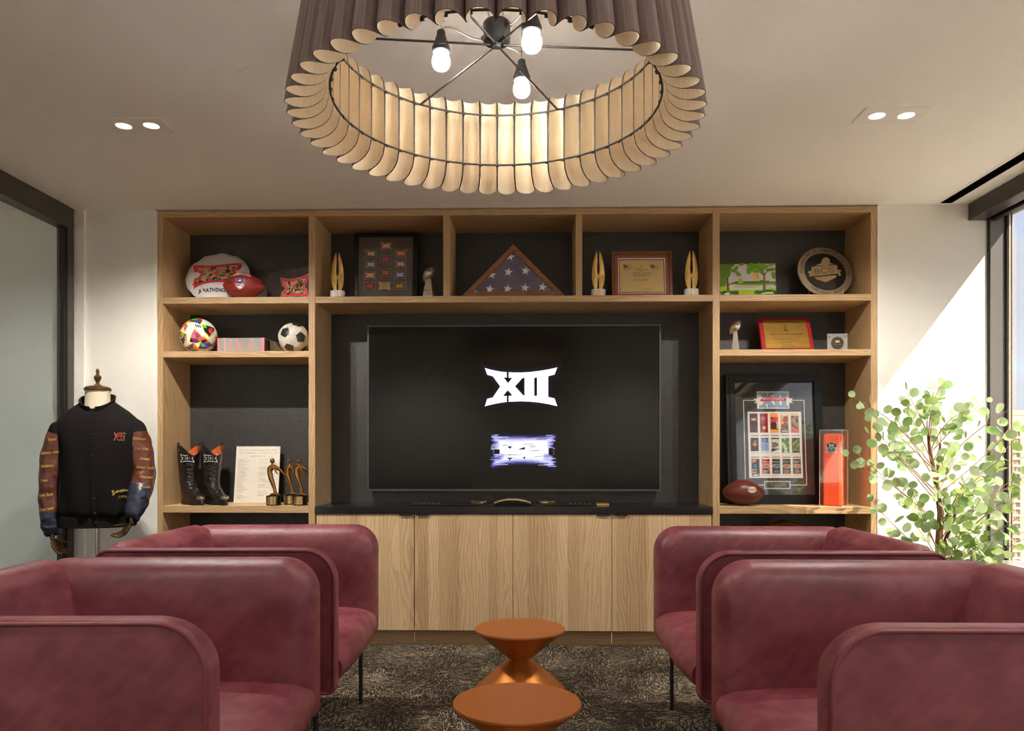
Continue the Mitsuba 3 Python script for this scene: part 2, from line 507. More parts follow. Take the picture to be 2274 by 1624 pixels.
cb = Thing('media_cabinet', 'low oak cabinet with four doors under the black counter', 'cabinet')
cb.part('carcass', box(XA1 + .002, XD0 - .002, .034, DEP - .002, .10, .836), 'matte_black')
cb.part('toe_kick', bbox(XA1 + .002, -.735, .050, .064, 0, .10, .001), 'oak_x')
cb.part('toe_kick', bbox(-.733, .515, .050, .064, 0, .10, .001), 'oak_x')
cb.part('toe_kick', bbox(.517, XD0 - .002, .050, .064, 0, .10, .001), 'oak_x')
for x0, x1, hx in ((-1.347, -.729, -.779), (-.725, -.1085, -.674), (-.1055, .5105, .459), (.5135, 1.131, .567)):
    d = cb.part('door', bbox(x0, x1, 0, .02, .102, .833, .001), 'oak_door')
    put(d + '__handle', cat(bbox(hx - .04, hx + .04, -.012, .018, .8335, .8365, .0008), bbox(hx - .04, hx + .04, -.013, -.010, .824, .8365, .0008)), 'matte_black')
ct = Thing('worktop', 'polished black stone counter on the low oak cabinet', 'countertop')
ct.whole(bbox(XA1 + .0005, XD0 - .0005, -.012, DEP - .001, .838, .881, .0015), 'stone_black')

# ================================================================ television
tv = Thing('television', 'large wall-mounted flat television showing a white XII logo', 'television')
fr = rect(-1.091, .963, .871, 2.074).difference(rect(-1.080, .977, .859, 2.063))
tv.part('bezel', xf(upright(ext(fr, .045)), 0, .355, 0), 'tv_bezel')
tv.part('screen', box(-1.081, .860, .318, .322, .976, 2.064), 'screen_black')
tv.part('housing', bbox(-1.07, .85, .322, .38, .985, 2.055, .01), 'matte_black')


def xii(border=0.0):
    """the square-shouldered XII mark, one unit wide, centred"""
    top = [(120, 105), (200, 128), (285, 146), (360, 159), (440, 166), (540, 170), (640, 171), (760, 165), (900, 148), (1030, 127), (1155, 100)]
    o = top + [(1115, 205), (1025, 228), (1025, 520), (1115, 540), (1155, 655)] + [(1030, 626), (900, 603), (760, 589), (640, 585), (540, 587), (440, 592), (360, 603), (285, 616), (200, 634)] + \
        [(120, 655), (155, 545), (235, 525), (340, 370), (235, 228), (155, 205)]
    holes = [[(438, 140), (459, 140), (459, 250), (510, 252), (452, 322), (395, 245), (438, 245)], [(438, 612), (459, 612), (459, 505), (512, 498), (450, 425), (385, 505), (438, 505)],
             [(686, 250), (655, 256), (555, 370), (670, 496), (686, 496)], [(828, 250), (863, 245), (863, 503), (828, 503)]]
    f = lambda q: Polygon([((x - 638) / 1035, (378 - y) / 1035) for x, y in q])
    full = f(o)
    g = full
    for h in holes:
        g = g.difference(f(h))
    return g, full


XII, XIIF = xii()


def logo(w, x=0, y=0, g=None, sx=1.0, sy=1.0, rot=0.0):
    g = affinity.scale(XII if g is None else g, w * sx, w * sy, origin=(0, 0))
    return affinity.translate(affinity.rotate(g, rot, origin=(0, 0)), x, y)


def grow(g, d):
    return g.buffer(d, join_style=2, mitre_limit=3)


def glow(key, r, g, b):
    scene[key] = {'type': 'diffuse', 'reflectance': rgb(8, 8, 8)}
    return {'type': 'area', 'radiance': {'type': 'rgb', 'value': [r, g, b]}}


E_LOGO, E_HALO = glow('lit_white', .54, .53, .60), glow('lit_halo', .0075, .006, .008)
xl, zl, wl = -.060, 1.660, .487
tv.part('screen_logo', xf(upright(ext(logo(wl), .0007)), xl, .3182, zl), 'lit_white', emitter=E_LOGO, label='glowing white XII logo on the screen')
halo = grow(XIIF, .045).difference(grow(XIIF, .004))
tv.part('screen_halo', xf(upright(ext(logo(wl, g=halo), .0004)), xl, .3182, zl), 'lit_halo', emitter=E_HALO, label='dim outline round the white logo')
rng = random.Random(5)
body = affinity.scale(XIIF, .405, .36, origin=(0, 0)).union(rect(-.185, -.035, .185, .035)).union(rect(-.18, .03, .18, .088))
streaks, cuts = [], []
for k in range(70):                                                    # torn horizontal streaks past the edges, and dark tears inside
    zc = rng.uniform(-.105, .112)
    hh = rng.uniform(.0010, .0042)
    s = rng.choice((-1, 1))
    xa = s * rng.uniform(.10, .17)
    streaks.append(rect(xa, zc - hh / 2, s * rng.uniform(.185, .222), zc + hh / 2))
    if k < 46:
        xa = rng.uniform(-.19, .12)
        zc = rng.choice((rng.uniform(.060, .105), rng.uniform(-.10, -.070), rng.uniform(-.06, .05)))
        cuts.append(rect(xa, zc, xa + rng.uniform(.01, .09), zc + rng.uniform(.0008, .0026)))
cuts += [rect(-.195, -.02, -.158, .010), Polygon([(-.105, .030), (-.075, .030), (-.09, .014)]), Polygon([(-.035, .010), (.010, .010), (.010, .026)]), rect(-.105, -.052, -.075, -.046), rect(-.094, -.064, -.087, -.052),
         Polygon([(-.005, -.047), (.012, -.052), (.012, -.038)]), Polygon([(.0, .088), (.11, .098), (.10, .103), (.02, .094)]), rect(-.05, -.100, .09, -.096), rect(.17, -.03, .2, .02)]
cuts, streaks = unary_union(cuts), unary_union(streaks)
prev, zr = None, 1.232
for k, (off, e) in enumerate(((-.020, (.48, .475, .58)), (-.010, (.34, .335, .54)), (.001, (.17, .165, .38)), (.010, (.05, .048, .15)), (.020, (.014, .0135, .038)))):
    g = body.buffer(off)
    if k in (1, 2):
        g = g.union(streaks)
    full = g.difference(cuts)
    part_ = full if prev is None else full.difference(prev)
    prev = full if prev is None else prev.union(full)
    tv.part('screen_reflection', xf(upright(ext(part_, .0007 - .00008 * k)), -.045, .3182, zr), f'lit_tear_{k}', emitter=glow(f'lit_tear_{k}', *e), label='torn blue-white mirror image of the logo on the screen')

# ================================================================ pendant lamp
LX, LY, DC = -.100, -2.500, 2.3
RI, RO, ZB, ZT = .2158 * DC, .2664 * DC, 1.21 + .4298 * DC, 1.21 + .568 * DC
ZR0, ZR1 = 1.21 + .4582 * DC, 1.21 + .537 * DC
NP = 50


def veneer_fn(p, n, uv):
    s = fbm(uv.x * 900, uv.y * 12, 0.0, 2)
    q = fbm(uv.x * 160, uv.y * 3, 5.0, 2)
    return mikit.mix(L3(160, 142, 140), L3(112, 96, 95), dr.clip(.75 * s + .5 * (q - .3), 0, 1))


def lining_fn(p, n, uv):
    s = fbm(uv.x * 1100, uv.y * 10, 0.0, 2)
    return mikit.mix(L3(232, 220, 198), L3(218, 200, 172), dr.clip(s, 0, 1))


mat('veneer_grey', mikit.proc(veneer_fn), .55, spec=.3)
mat('veneer_tan', mikit.proc(lining_fn), .6, spec=.25)
pl = Thing('pendant_lamp', 'large round pendant lamp of scalloped grey-brown veneer panels lined in tan', 'pendant lamp', None, at(LX, LY, 0))


def shade_panel():
    w0 = RI * math.tan(PI / NP) - .0012
    rs = .556
    w1 = rs * math.tan(PI / NP) - .0008
    pts = [(RI + (rs - RI) * t, -(w0 + (w1 - w0) * t)) for t in np.linspace(0, 1, 7)[:-1]]
    pts += [(rs + (RO - rs) * math.cos(a), w1 * math.sin(a)) for a in np.linspace(-PI / 2, PI / 2, 17)]
    pts += [(RI + (rs - RI) * t, (w0 + (w1 - w0) * t)) for t in np.linspace(1, 0, 7)[1:]]
    p = np.array(pts)
    s = np.r_[0, np.cumsum(np.linalg.norm(np.diff(p, axis=0), axis=1))]
    s -= s[-1] / 2
    e = np.clip((np.abs(s) - (s[-1] - .085)) / .085, 0, .999)
    rise = .070 * (1 - np.sqrt(1 - e ** 2.2))
    tg = np.gradient(p, axis=0)
    tg /= np.linalg.norm(tg, axis=1, keepdims=True)
    nrm = np.stack([tg[:, 1], -tg[:, 0]], 1)                           # towards the outside of the bulge
    out = []
    for off in (.0009, -.0009):
        q = p + nrm * off
        rows = []
        for k in np.linspace(0, 1, 7):
            z = ZB + rise + (ZT - rise - ZB - rise) * k
            g = 1 - .46 * (z - ZB) / (ZT - ZB)                             # the bulge grows shallower towards the top
            rows.append(np.column_stack([RI + (q[:, 0] - RI) * g, q[:, 1] * (.86 + .14 * g), z]))
        out.append(np.array(rows))
    return out, s


(po, pi_), sarc = shade_panel()


def sheet(rows, flip):
    k, n, _ = rows.shape
    f = []
    for i in range(k - 1):
        for j in range(n - 1):
            a, b, c, d = i * n + j, i * n + j + 1, (i + 1) * n + j + 1, (i + 1) * n + j
            f += [[a, c, b], [a, d, c]] if flip else [[a, b, c], [a, c, d]]
    uv = np.column_stack([np.tile(sarc, k), rows.reshape(-1, 3)[:, 2]])
    return M_(rows.reshape(-1, 3), f), uv


mo, uvo = sheet(po, False)
mi_, uvi = sheet(pi_, True)
# dark sawn edge all round the sheet
loop = lambda r: np.vstack([r[0], r[1:-1, -1], r[-1][::-1], r[1:-1, 0][::-1]])
lo, li_ = loop(po), loop(pi_)
nn = len(lo)
edge = M_(np.vstack([lo, li_]), [q for i in range(nn) for q in ([i, (i + 1) % nn, nn + (i + 1) % nn], [i, nn + (i + 1) % nn, nn + i])])
D_out, D_in, D_edge = mikit.ply(mo, 'veneer_grey', True, uvo), mikit.ply(mi_, 'veneer_tan', True, uvi), mikit.ply(edge, 'wire_dark', False)
for k in range(NP):
    Mk = T().translate([LX, LY, 0]).rotate([0, 0, 1], 360 * (k + .32) / NP)
    q = pl.part('shade_panel', D_out, None, M=Mk)
    put(q + '__lining', D_in, None, M=Mk)
    put(q + '__edge', D_edge, None, M=Mk)
ringpts = lambda r, z, n=120: [(r * math.cos(a), r * math.sin(a), z) for a in np.arange(n) * 2 * PI / n]
for z in (ZR0, ZR1):
    clips = []
    for k in range(NP):
        a = 2 * PI * (k + .82) / NP
        clips.append(tube([((RI - .011) * math.cos(a + s), (RI - .011) * math.sin(a + s), z - .004) for s in (-.010, .010)], .0042, 6))
    g = pl.part('ring', tube(ringpts(RI - .008, z), .0034, 8, close=True), 'wire_dark', 40)
    put(g + '__clip', cat(*clips), 'wire_dark', stuff=True, M=pl.M)
for a in (66, 126, 186, 246, 306, 6):
    a = math.radians(a)
    pl.part('spoke', tube([(.02 * math.cos(a), .02 * math.sin(a), ZR1 - .004), ((RI - .008) * math.cos(a), (RI - .008) * math.sin(a), ZR1)], .0034, 8), 'wire_dark', 40)
pl.part('hub', xf(lathe([(0, ZR1 + .0), (.034, ZR1 + .0), (.040, ZR1 + .004), (.0405, ZR1 + .045), (.041, ZR1 + .047), (.041, ZR1 + .058), (.036, ZR1 + .064), (0, ZR1 + .065)], 40), 0, 0, 0), 'socket_black', 35)
pl.part('hub_nut', lathe([(0, ZR1 - .012), (.010, ZR1 - .012), (.013, ZR1 - .008), (.013, ZR1 + .001), (0, ZR1 + .001)], 20), 'wire_dark', 35)
scene['bulb_glass'] = {'type': 'diffuse', 'reflectance': rgb(235, 225, 205)}
bulb_prof = [(0, 0), (.010, .0012), (.019, .005), (.026, .0125), (.0295, .0225), (.030, .031), (.0285, .040), (.0245, .050), (.019, .058), (.015, .064), (.0135, .07), (0, .07)]
sock_prof = [(0, 0), (.026, 0), (.029, .003), (.0295, .012), (.027, .02)] + [(x, z) for i in range(9) for x, z in ((.0262 - .0014 * i, .021 + .0042 * i), (.0248 - .0014 * i, .023 + .0042 * i))] + [(.0135, .060), (.0135, .067), (.011, .071), (0, .071)]
bulbs = ((-.2845, -2.356, 2.437), (.005, -2.599, 2.364), (-.0285, -2.18, 2.430))
for i, (x, y, z) in enumerate(bulbs):
    Mb = at(x, y, z)
    q = pl.part('socket', xf(lathe(sock_prof, 32), 0, 0, .058), 'socket_black', 30, M=Mb)
    put(q + '__bulb', lathe(bulb_prof, 32), 'bulb_glass', True, M=Mb, emitter={'type': 'area', 'radiance': {'type': 'rgb', 'value': [BULB, BULB * .945, BULB * .87]}})
    hx, hy, hz = LX, LY, ZR1 + .035
    e = np.array([x, y, z + .128])
    d = np.array([x - hx, y - hy, 0])
    d /= np.linalg.norm(d)
    h0 = np.array([hx, hy, hz]) + d * .058
    up = np.array([0, 0, .05])
    ts = np.linspace(0, 1, 18)[:, None]
    bez = (1 - ts) ** 3 * h0 + 3 * (1 - ts) ** 2 * ts * (h0 + d * .05) + 3 * (1 - ts) * ts ** 2 * (e + up * .7 - d * .03) + ts ** 3 * e
    pl.part('cable', tube(bez, .0032, 8), 'cable_white', 40, M=at(0, 0, 0))
    pl.part('cable_gland', tube([np.array([hx, hy, hz]) + d * .036, np.array([hx, hy, hz]) + d * .058], [.0085, .0065], 12), 'socket_black', 40, M=at(0, 0, 0))
    pl.part('suspension_wire', cat(tube([e, e + [0, 0, .03], [x, y, CZ]], .0007, 5), tube([e + [-.008, 0, .028], e + [0, .004, .034], e + [.012, 0, .030]], .0009, 5)), 'wire_dark', M=at(0, 0, 0))
for k, a in enumerate((80, 200, 320)):
    a = math.radians(a)
    pl.part('cable', tube([(.02 * math.cos(a), .02 * math.sin(a), ZR1 + .062), (.03 * math.cos(a), .03 * math.sin(a), ZR1 + .1), (.015 * math.cos(a), .015 * math.sin(a), CZ - .02)], .0032, 8), 'cable_white', 40)
pl.part('canopy', lathe([(0, CZ - .024), (.05, CZ - .024), (.055, CZ - .018), (.055, CZ - .001), (0, CZ - .001)], 40), 'socket_black', 35)

# ================================================================ armchairs
CL, CW, CH, CB0 = .88, .98, .868, .34
AT = .10


def arm_mesh():
    lay = [(0, .010), (.003, .003), (.009, 0), (.040, -.002), (.060, .004), (.080, .012), (.098, .026), (.112, .046), (.122, .072), (.129, .105), (.133, .15), (.135, .20)]
    rings = []
    for y, o in lay:
        q = rr(.012 + o, CL - o * .55, CB0 + o * .5, CH - o, (.02, .03, max(.115 - o * .6, .05), .05), 9)
        rings.append([(x, y, z) for x, z in q])
    return loft(rings)


def chaikin(p, n=2):
    p = np.asarray(p, float)
    for _ in range(n):
        q = np.roll(p, -1, 0)
        p = np.stack([.75 * p + .25 * q, .25 * p + .75 * q], 1).reshape(-1, 2)
    return p


back_prof = chaikin([(.0, .33), (-.012, .50), (-.005, .80), (.004, .868), (.050, .884), (.095, .862), (.118, .80), (.19, .64), (.255, .47), (.26, .33)], 2)


def back_mesh():
    hw = CW / 2 - AT + .012
    rings = []
    c = np.array([.11, .6])
    for t in np.linspace(-1, 1, 15):
        e = abs(t)
        s = 1 - .10 * max(0, (e - .86) / .14) ** 2
        bulge = .012 * (1 - e ** 4)
        q = c + (back_prof - c) * [s, 1 - (1 - s) * .45] + np.array([1.0, 0])[None] * bulge * (back_prof[:, :1] > .1)
        rings.append([(x, t * hw, z) for x, z in q])
    return loft(rings)


def seat_mesh():
    hw = CW / 2 - AT + .014
    rings = []
    base = chaikin([(.2, CB0 + .004), (.80, CB0 - .004), (.862, CB0 + .006), (.905, .385), (.912, .425), (.882, .462), (.80, .482), (.55, .486), (.2, .476)], 3)
    for t in np.linspace(-1, 1, 19):
        e = abs(t)
        crown = .030 * (1 - e ** 2.4)
        q = base.copy()
        q[:, 1] += crown * np.clip((q[:, 1] - .40) / .06, 0, 1)
        q[:, 0] += .022 * (1 - e ** 3) * np.clip((q[:, 0] - .7) / .15, 0, 1) - .022
        rings.append([(x, t * hw, z) for x, z in q])
    return loft(rings)


piping_path = [(x, -.002, z) for x, z in rr(.012 + .006, CL - .006, CB0 + .006, CH - .006, (.02, .03, .109, .05), 9)]
arm, backm, seat = arm_mesh(), back_mesh(), seat_mesh()
arm_l = xf(arm, 0, -CW / 2, 0)
arm_r = arm_l.copy()
arm_r.vertices = arm_r.vertices * [1, -1, 1]
arm_r.invert()
pip = tube(piping_path, .0058, 8, close=True)
pip_l = xf(pip, 0, -CW / 2, 0)
pip_r = pip_l.copy()
pip_r.vertices = pip_r.vertices * [1, -1, 1]
pip_r.invert()
leg = lathe([(0, 0), (.009, 0), (.0095, .003), (.0095, CB0 + .01), (0, CB0 + .01)], 16)
DC_ = {k: mikit.ply(m, b, s) for k, m, b, s in (('arm_l', arm_l, 'nubuck', 50), ('arm_r', arm_r, 'nubuck', 50), ('back', backm, 'nubuck', 55), ('seat', seat, 'nubuck', 55), ('pip_l', pip_l, 'nubuck_piping', True),
                                              ('pip_r', pip_r, 'nubuck_piping', True), ('leg', leg, 'matte_black', 40))}


def armchair(x, y, rz, label):
    Mc = T().translate([x, y, 0]).rotate([0, 0, 1], rz)
    t = Thing('armchair', label, 'armchair', 'burgundy tub armchairs round the stools', Mc)
    t.part('seat', DC_['seat'], None)
    t.part('backrest', DC_['back'], None)
    for s in ('l', 'r'):
        a = t.part('armrest', DC_['arm_' + s], None)
        put(a + '__piping', DC_['pip_' + s], None, M=Mc)
    for lx, ly in ((.10, -.455), (.10, .455), (.80, -.455), (.80, .455)):
        t.part('leg', DC_['leg'], None, M=T().translate([x, y, 0]).rotate([0, 0, 1], rz).translate([lx, ly, 0]))


armchair(-1.56, -2.785, 2.3, 'burgundy nubuck tub armchair nearest on the left, in front of the other left armchair')
armchair(-1.60, -1.60, 2.3, 'burgundy nubuck tub armchair on the left, beside the jacket stand and near the shelves')
armchair(1.47, -2.785, 180, 'burgundy nubuck tub armchair nearest on the right, in front of the other right armchair')
armchair(1.47, -1.62, 180, 'burgundy nubuck tub armchair on the right, beside the leafy plant and near the shelves')

# ================================================================ hourglass side tables
mat('copper_top', mikit.proc(lambda p, n, uv: L3(160, 92, 40) * (.94 + .12 * noise(p.x * 500, p.y * 500))), .42, .35, spec=.4)
mat('copper_body', (188, 116, 58), .36, .8)


def stool(x, y, label):
    t = Thing('side_table', label, 'side table', 'copper hourglass side tables', at(x, y, 0))
    t.part('top', lathe([(0, .306), (.222, .306), (.2305, .3085), (.2312, .314), (.2295, .319), (.2265, .3202), (0, .3202)], 96), 'copper_top', 30)
    t.part('upper_cone', lathe([(.056, .166), (.060, .168), (.2265, .3065), (.05, .3065)], 96), 'copper_body', 30)
    t.part('lower_cone', lathe([(.22, 0), (.2315, .004), (.2305, .012), (.062, .160), (.057, .1665)], 96), 'copper_body', 30)


stool(-.047, -2.045, 'round copper hourglass side table nearest the viewer')
stool(-.052, -.875, 'round copper hourglass side table farther away, before the oak cabinet doors')


# ================================================================ things on the shelves
def bend(art, fn, step=.008):
    """lay a flat print (already upright) on a curved front: y -> y + fn(x, z); the triangles are cut small first"""
    m, c = art.get()
    m = upright(m)
    v, f, idx = trimesh.remesh.subdivide_to_size(m.vertices, m.faces, step, max_iter=8, return_index=True)
    fc = c[m.faces[:, 0]][idx]
    v2 = v[f].reshape(-1, 3)
    v2[:, 1] += fn(v2[:, 0], v2[:, 2])
    return M_(v2, np.arange(len(v2)).reshape(-1, 3)), np.repeat(fc, 3, 0)


def picture(art):
    m, c = art.get()
    return upright(m), c


def star(x, y, r, rot=0.0):
    return Polygon([(x + (r if k % 2 == 0 else r * .40) * math.sin(rot + k * PI / 5), y + (r if k % 2 == 0 else r * .40) * math.cos(rot + k * PI / 5)) for k in range(10)])


def blobs(n, seed, area, r0, r1):
    g = random.Random(seed)
    x0, y0, x1, y1 = area.bounds
    out = []
    for _ in range(n):
        x, y = g.uniform(x0, x1), g.uniform(y0, y1)
        pts = [(x, y)]
        for _k in range(3):
            x += g.uniform(-1, 1) * r1 * 1.6
            y += g.uniform(-1, 1) * r1 * 1.2
            pts.append((x, y))
        out.append(LineString(pts).buffer(g.uniform(r0, r1), 5))
    return unary_union(out).simplify(r0 * .12)


def camo_logo(art, w, x=0, y=0, seed=1, rot=0.0, white=True, layer=1):
    big = grow(XIIF, .075)
    if white:
        art.add(logo(w, x, y, grow(XIIF, .088), rot=rot), (232, 208, 214), layer)
    art.add(logo(w, x, y, big, rot=rot), (222, 66, 82), layer + 1)
    g = logo(w, x, y, rot=rot)
    art.add(g, (196, 166, 128), layer + 2)
    for k, (col, n) in enumerate((((58, 92, 40), 22), ((40, 24, 22), 26), ((30, 36, 26), 16))):
        art.add(g.intersection(blobs(n, seed * 10 + k, g, w * .014, w * .026)), col, layer + 3 + k)


# ---- white round cushion with the camouflage mark
def disc_front(x, z, R=.20):
    r = np.sqrt(x ** 2 + z ** 2) / R
    return -.052 * (1 - np.clip(r, 0, 1) ** 5)


th = np.arange(96) * 2 * PI / 96
rings = []
for rr_, side in [(.02, -1), (.10, -1), (.15, -1), (.175, -1), (.19, -1), (.198, -1), (.2, 0), (.198, 1), (.185, 1), (.15, 1), (.05, 1)]:
    wr = 1 + (rr_ / .2) ** 6 * (.004 * np.sin(th * 9 + 1) + .005 * np.sin(th * 17 + 2) + .003 * np.sin(th * 5))
    x, z = rr_ * wr * np.cos(th), rr_ * wr * np.sin(th)
    y = side * .052 * (1 - (rr_ / .2) ** 5) + (.004 * np.sin(th * 11) * (rr_ > .16))
    rings.append(np.column_stack([x, y, z]))
mat('vinyl_white', (236, 234, 236), .35, spec=.5)
cu = Thing('round_cushion', 'white round vinyl cushion with a pink and camouflage XII logo, leaning behind a red football', 'cushion', None, at(-2.068, .225, 2.2062 + .1805, 4, -30, 0, 1.03))
cu.part('cover', loft(rings), 'vinyl_white', 45)
a = Art()
camo_logo(a, .262, .012, -.022, 3, 6, False)
a.text('A BATHING APE', .022, .030, -.158, (24, 22, 24), 2, bold=True, rot=.05)
m, c = bend(a, lambda x, z: disc_front(x, z) - .0006, .012)
cu.part('printed_logo', m, 'print', False, c)


# ---- footballs
def foot_r(x, L, R):
    t = np.clip(np.abs(x) / (L / 2), 0, 1)
    return R * np.maximum(1 - t ** 1.9, 0) ** .78


def football(label, col, M, L=.276, R=.083, laces=True, art=None, rough=.35):
    t = Thing('football', label, 'football', None, M)
    xs = np.linspace(-1, 1, 41)
    xs = np.sign(xs) * np.abs(xs) ** .8 * L / 2
    prof = [(float(foot_r(x, L, R)), x) for x in xs]
    prof[0], prof[-1] = (0.0, -L / 2), (0.0, L / 2)
    k = mat('pebbled_' + t.key, mikit.proc(lambda p, n, uv, col=col: L3(*col) * (.86 + .28 * fbm(p.x * 400, p.y * 400, p.z * 400, 2))), rough, spec=.5)
    body = xf(lathe(prof, 48), ry=90)
    t.part('body', body, k, True)
    seams = []
    for ang in (35, 145, 215, 325):
        an = math.radians(ang)
        seams.append(tube([(x, math.cos(an) * (foot_r(x, L, R) + .0002), math.sin(an) * (foot_r(x, L, R) + .0002)) for x in np.linspace(-L / 2 * .97, L / 2 * .97, 40)], .0011, 6))
    t.part('seam', cat(*seams), mat('seam_' + t.key, tuple(int(c_ * .55) for c_ in col), .5), True)
    if laces:
        la = math.radians(128)
        P = lambda x, a_, h: (x, -math.cos(a_ - PI / 2 + PI / 2) * 0 + math.cos(a_) * (foot_r(x, L, R) + h), math.sin(a_) * (foot_r(x, L, R) + h))
        pieces = [tube([P(x, la, .002) for x in np.linspace(-.055, .055, 20)], .0022, 6)]
        for x in np.linspace(-.052, .052, 8):
            pieces.append(tube([P(x, la + s, .0028) for s in np.linspace(-.16, .16, 7)], .0024, 6))
        t.part('lace', cat(*pieces), 'cable_white', True)
    if art is not None:
        m, c = bend(art, lambda x, z: -np.sqrt(np.maximum(foot_r(x, L, R) ** 2 - z ** 2, 1e-8)) - .0004, .005)
        t.part('printed_badge', m, 'print', False, c)
    return t


a = Art()
sh_ = Polygon([(-.026, .030), (-.012, .026), (0, .033), (.012, .026), (.026, .030), (.027, -.010), (.018, -.024), (0, -.034), (-.018, -.024), (-.027, -.010)])
a.add(sh_.buffer(.0022), (240, 240, 240), 1).add(sh_, (28, 38, 84), 2)
a.add(sh_.intersection(rect(-.03, -.04, .03, .004)).buffer(-.0022), (240, 240, 240), 3)
a.text('NFL', .0175, 0, -.0175, (190, 34, 44), 4, bold=True)
for x, y in ((-.018, .020), (-.018, .012), (.018, .020), (.018, .012), (-.010, .014), (.010, .014)):
    a.add(star(x, y, .0032), (240, 240, 240), 3)
a.add(affinity.rotate(affinity.scale(Point(0, .020).buffer(.008, 8), 1, .6), 25), (240, 240, 240), 3)
a.text('THE DUKE', .0052, -.073, .018, (70, 14, 14), 1).text('Wilson', .008, -.072, .004, (70, 14, 14), 1, bold=True)
for k in range(7):
    a.add(LineString([(.050 + .008 * k, .016), (.054 + .008 * k, .026 - .003 * (k % 3)), (.056 + .008 * k, .017)]).buffer(.0006), (60, 12, 12), 1)
a.text('COMMISSIONER', .0045, .078, .006, (70, 14, 14), 1)
football('red leather football with a shield badge and white laces, in front of the white cushion', (112, 32, 27), at(-1.838, .082, 2.2062 + .0835, 1, 0, 2), art=a)

# ---- dark plaque with the camouflage mark
pq = Thing('wall_plaque', 'dark brown plaque with a pink-edged camouflage XII logo beside the red football', 'plaque', None, at(-1.565, .125, 2.206, -27, -4))
mat('plaque_brown', (48, 38, 34), .5)
pq.part('board', bbox(-.19, .19, -.006, .006, 0, .205, .001), 'plaque_brown')
a = Art()
camo_logo(a, .200, .052, .080, 7, 0)
m, c = picture(a)
m.apply_translation([0, -.0065, 0])
pq.part('printed_logo', m, 'print_gloss', False, c)
pq.part('screw', xf(lathe([(0, 0), (.004, 0), (.004, .0015), (0, .003)], 16), -.165, -.006, .172, rx=90), 'silver', 30)


# ---- balls on the second shelf
def on_sphere(art, R, direction, up=(0, 0, 1), step=.012):
    m, c = art.get()
    v, f, idx = trimesh.remesh.subdivide_to_size(m.vertices, m.faces, step, max_iter=7, return_index=True)
    fc = c[m.faces[:, 0]][idx]
    d = np.asarray(direction, float)
    d /= np.linalg.norm(d)
    e1 = np.cross(np.asarray(up, float), d)
    e1 = np.cross([0, 0, 1.0] if abs(d[2]) < .95 else [0, 1.0, 0], d)
    e1 /= np.linalg.norm(e1)
    e2 = np.cross(d, e1)
    q = v[f].reshape(-1, 3)
    w = d * R + q[:, :1] * e1 + q[:, 1:2] * e2
    w = w / np.linalg.norm(w, axis=1, keepdims=True) * (R + .0004 + q[:, 2:3])
    return M_(w, np.arange(len(w)).reshape(-1, 3)), np.repeat(fc, 3, 0)


R1 = .1145
mat('ball_white', (238, 236, 226), .35, spec=.5)
b1 = Thing('soccer_ball', 'white soccer ball with bright multicoloured patches and a pitchfork mark beside the book', 'soccer ball', None, at(-2.158, .14, 1.8642 + R1))
b1.part('body', ellipsoid((0, 0, 0), (R1,) * 3, 4), 'ball_white', True)
tri = lambda *p: Polygon(p)
wedge = tri((-.052, -.040), (.0, .056), (.050, -.034), (0, -.050)).buffer(.004)
bright = ((214, 40, 52), (30, 74, 170), (60, 180, 70), (240, 112, 50), (92, 42, 128), (232, 76, 120))
dirs = [(-.62, -.72, -.12), (.25, -.95, -.14), (.85, -.48, .30), (.05, -.55, .83), (-.72, -.48, .52), (.62, -.62, -.5), (-.15, -.62, -.78), (.95, .2, -.25), (-.95, .25, 0), (0, .9, .4)]
for i, d in enumerate(dirs):
    a = Art()
    g = affinity.rotate(affinity.scale(wedge, .82, .80), (40, 8, -70, 100, 150, 20, 80, 60, 10, 0)[i], origin=(0, 0))
    a.add(g.buffer(.006), (226, 214, 50), 1).add(g, (22, 20, 24), 2)
    for k in range(6):
        a.add(g.intersection(blobs(2, 100 + 7 * i + k, g, .006, .013)), bright[(k + i) % 6], 3 + k)
    if i == 1:
        for r in (.030, .022, .014):
            a.add(g.intersection(Point(.004, .012).buffer(r).difference(Point(.004, .012).buffer(r - .004))), (236, 90, 130), 10)
    m, c = on_sphere(a, R1, d)
    b1.part('panel_print', m, 'print_gloss', False, c)
a = Art()
fk = unary_union([LineString([(0, -.022), (0, .018)]), LineString([(-.010, .016), (-.010, 0), (-.004, -.007), (.004, -.007), (.010, 0), (.010, .016)])]).buffer(.0022)
a.add(fk.buffer(.001), (226, 178, 60), 1).add(fk, (110, 40, 30), 2)
m, c = on_sphere(a, R1, (-.37, -.86, .36))
b1.part('pitchfork_print', m, 'print_gloss', False, c)
a = Art()
for k in range(3):
    a.add(Polygon([(-.018 + .012 * k, .012 - .003 * k), (-.010 + .012 * k, .012 - .003 * k), (-.002 + .012 * k, -.014), (-.010 + .012 * k, -.006 - .002 * k)]), (20, 20, 22), 2)
m, c = on_sphere(a, R1, (.30, -.83, .44))
b1.part('stripe_print', m, 'print_gloss', False, c)

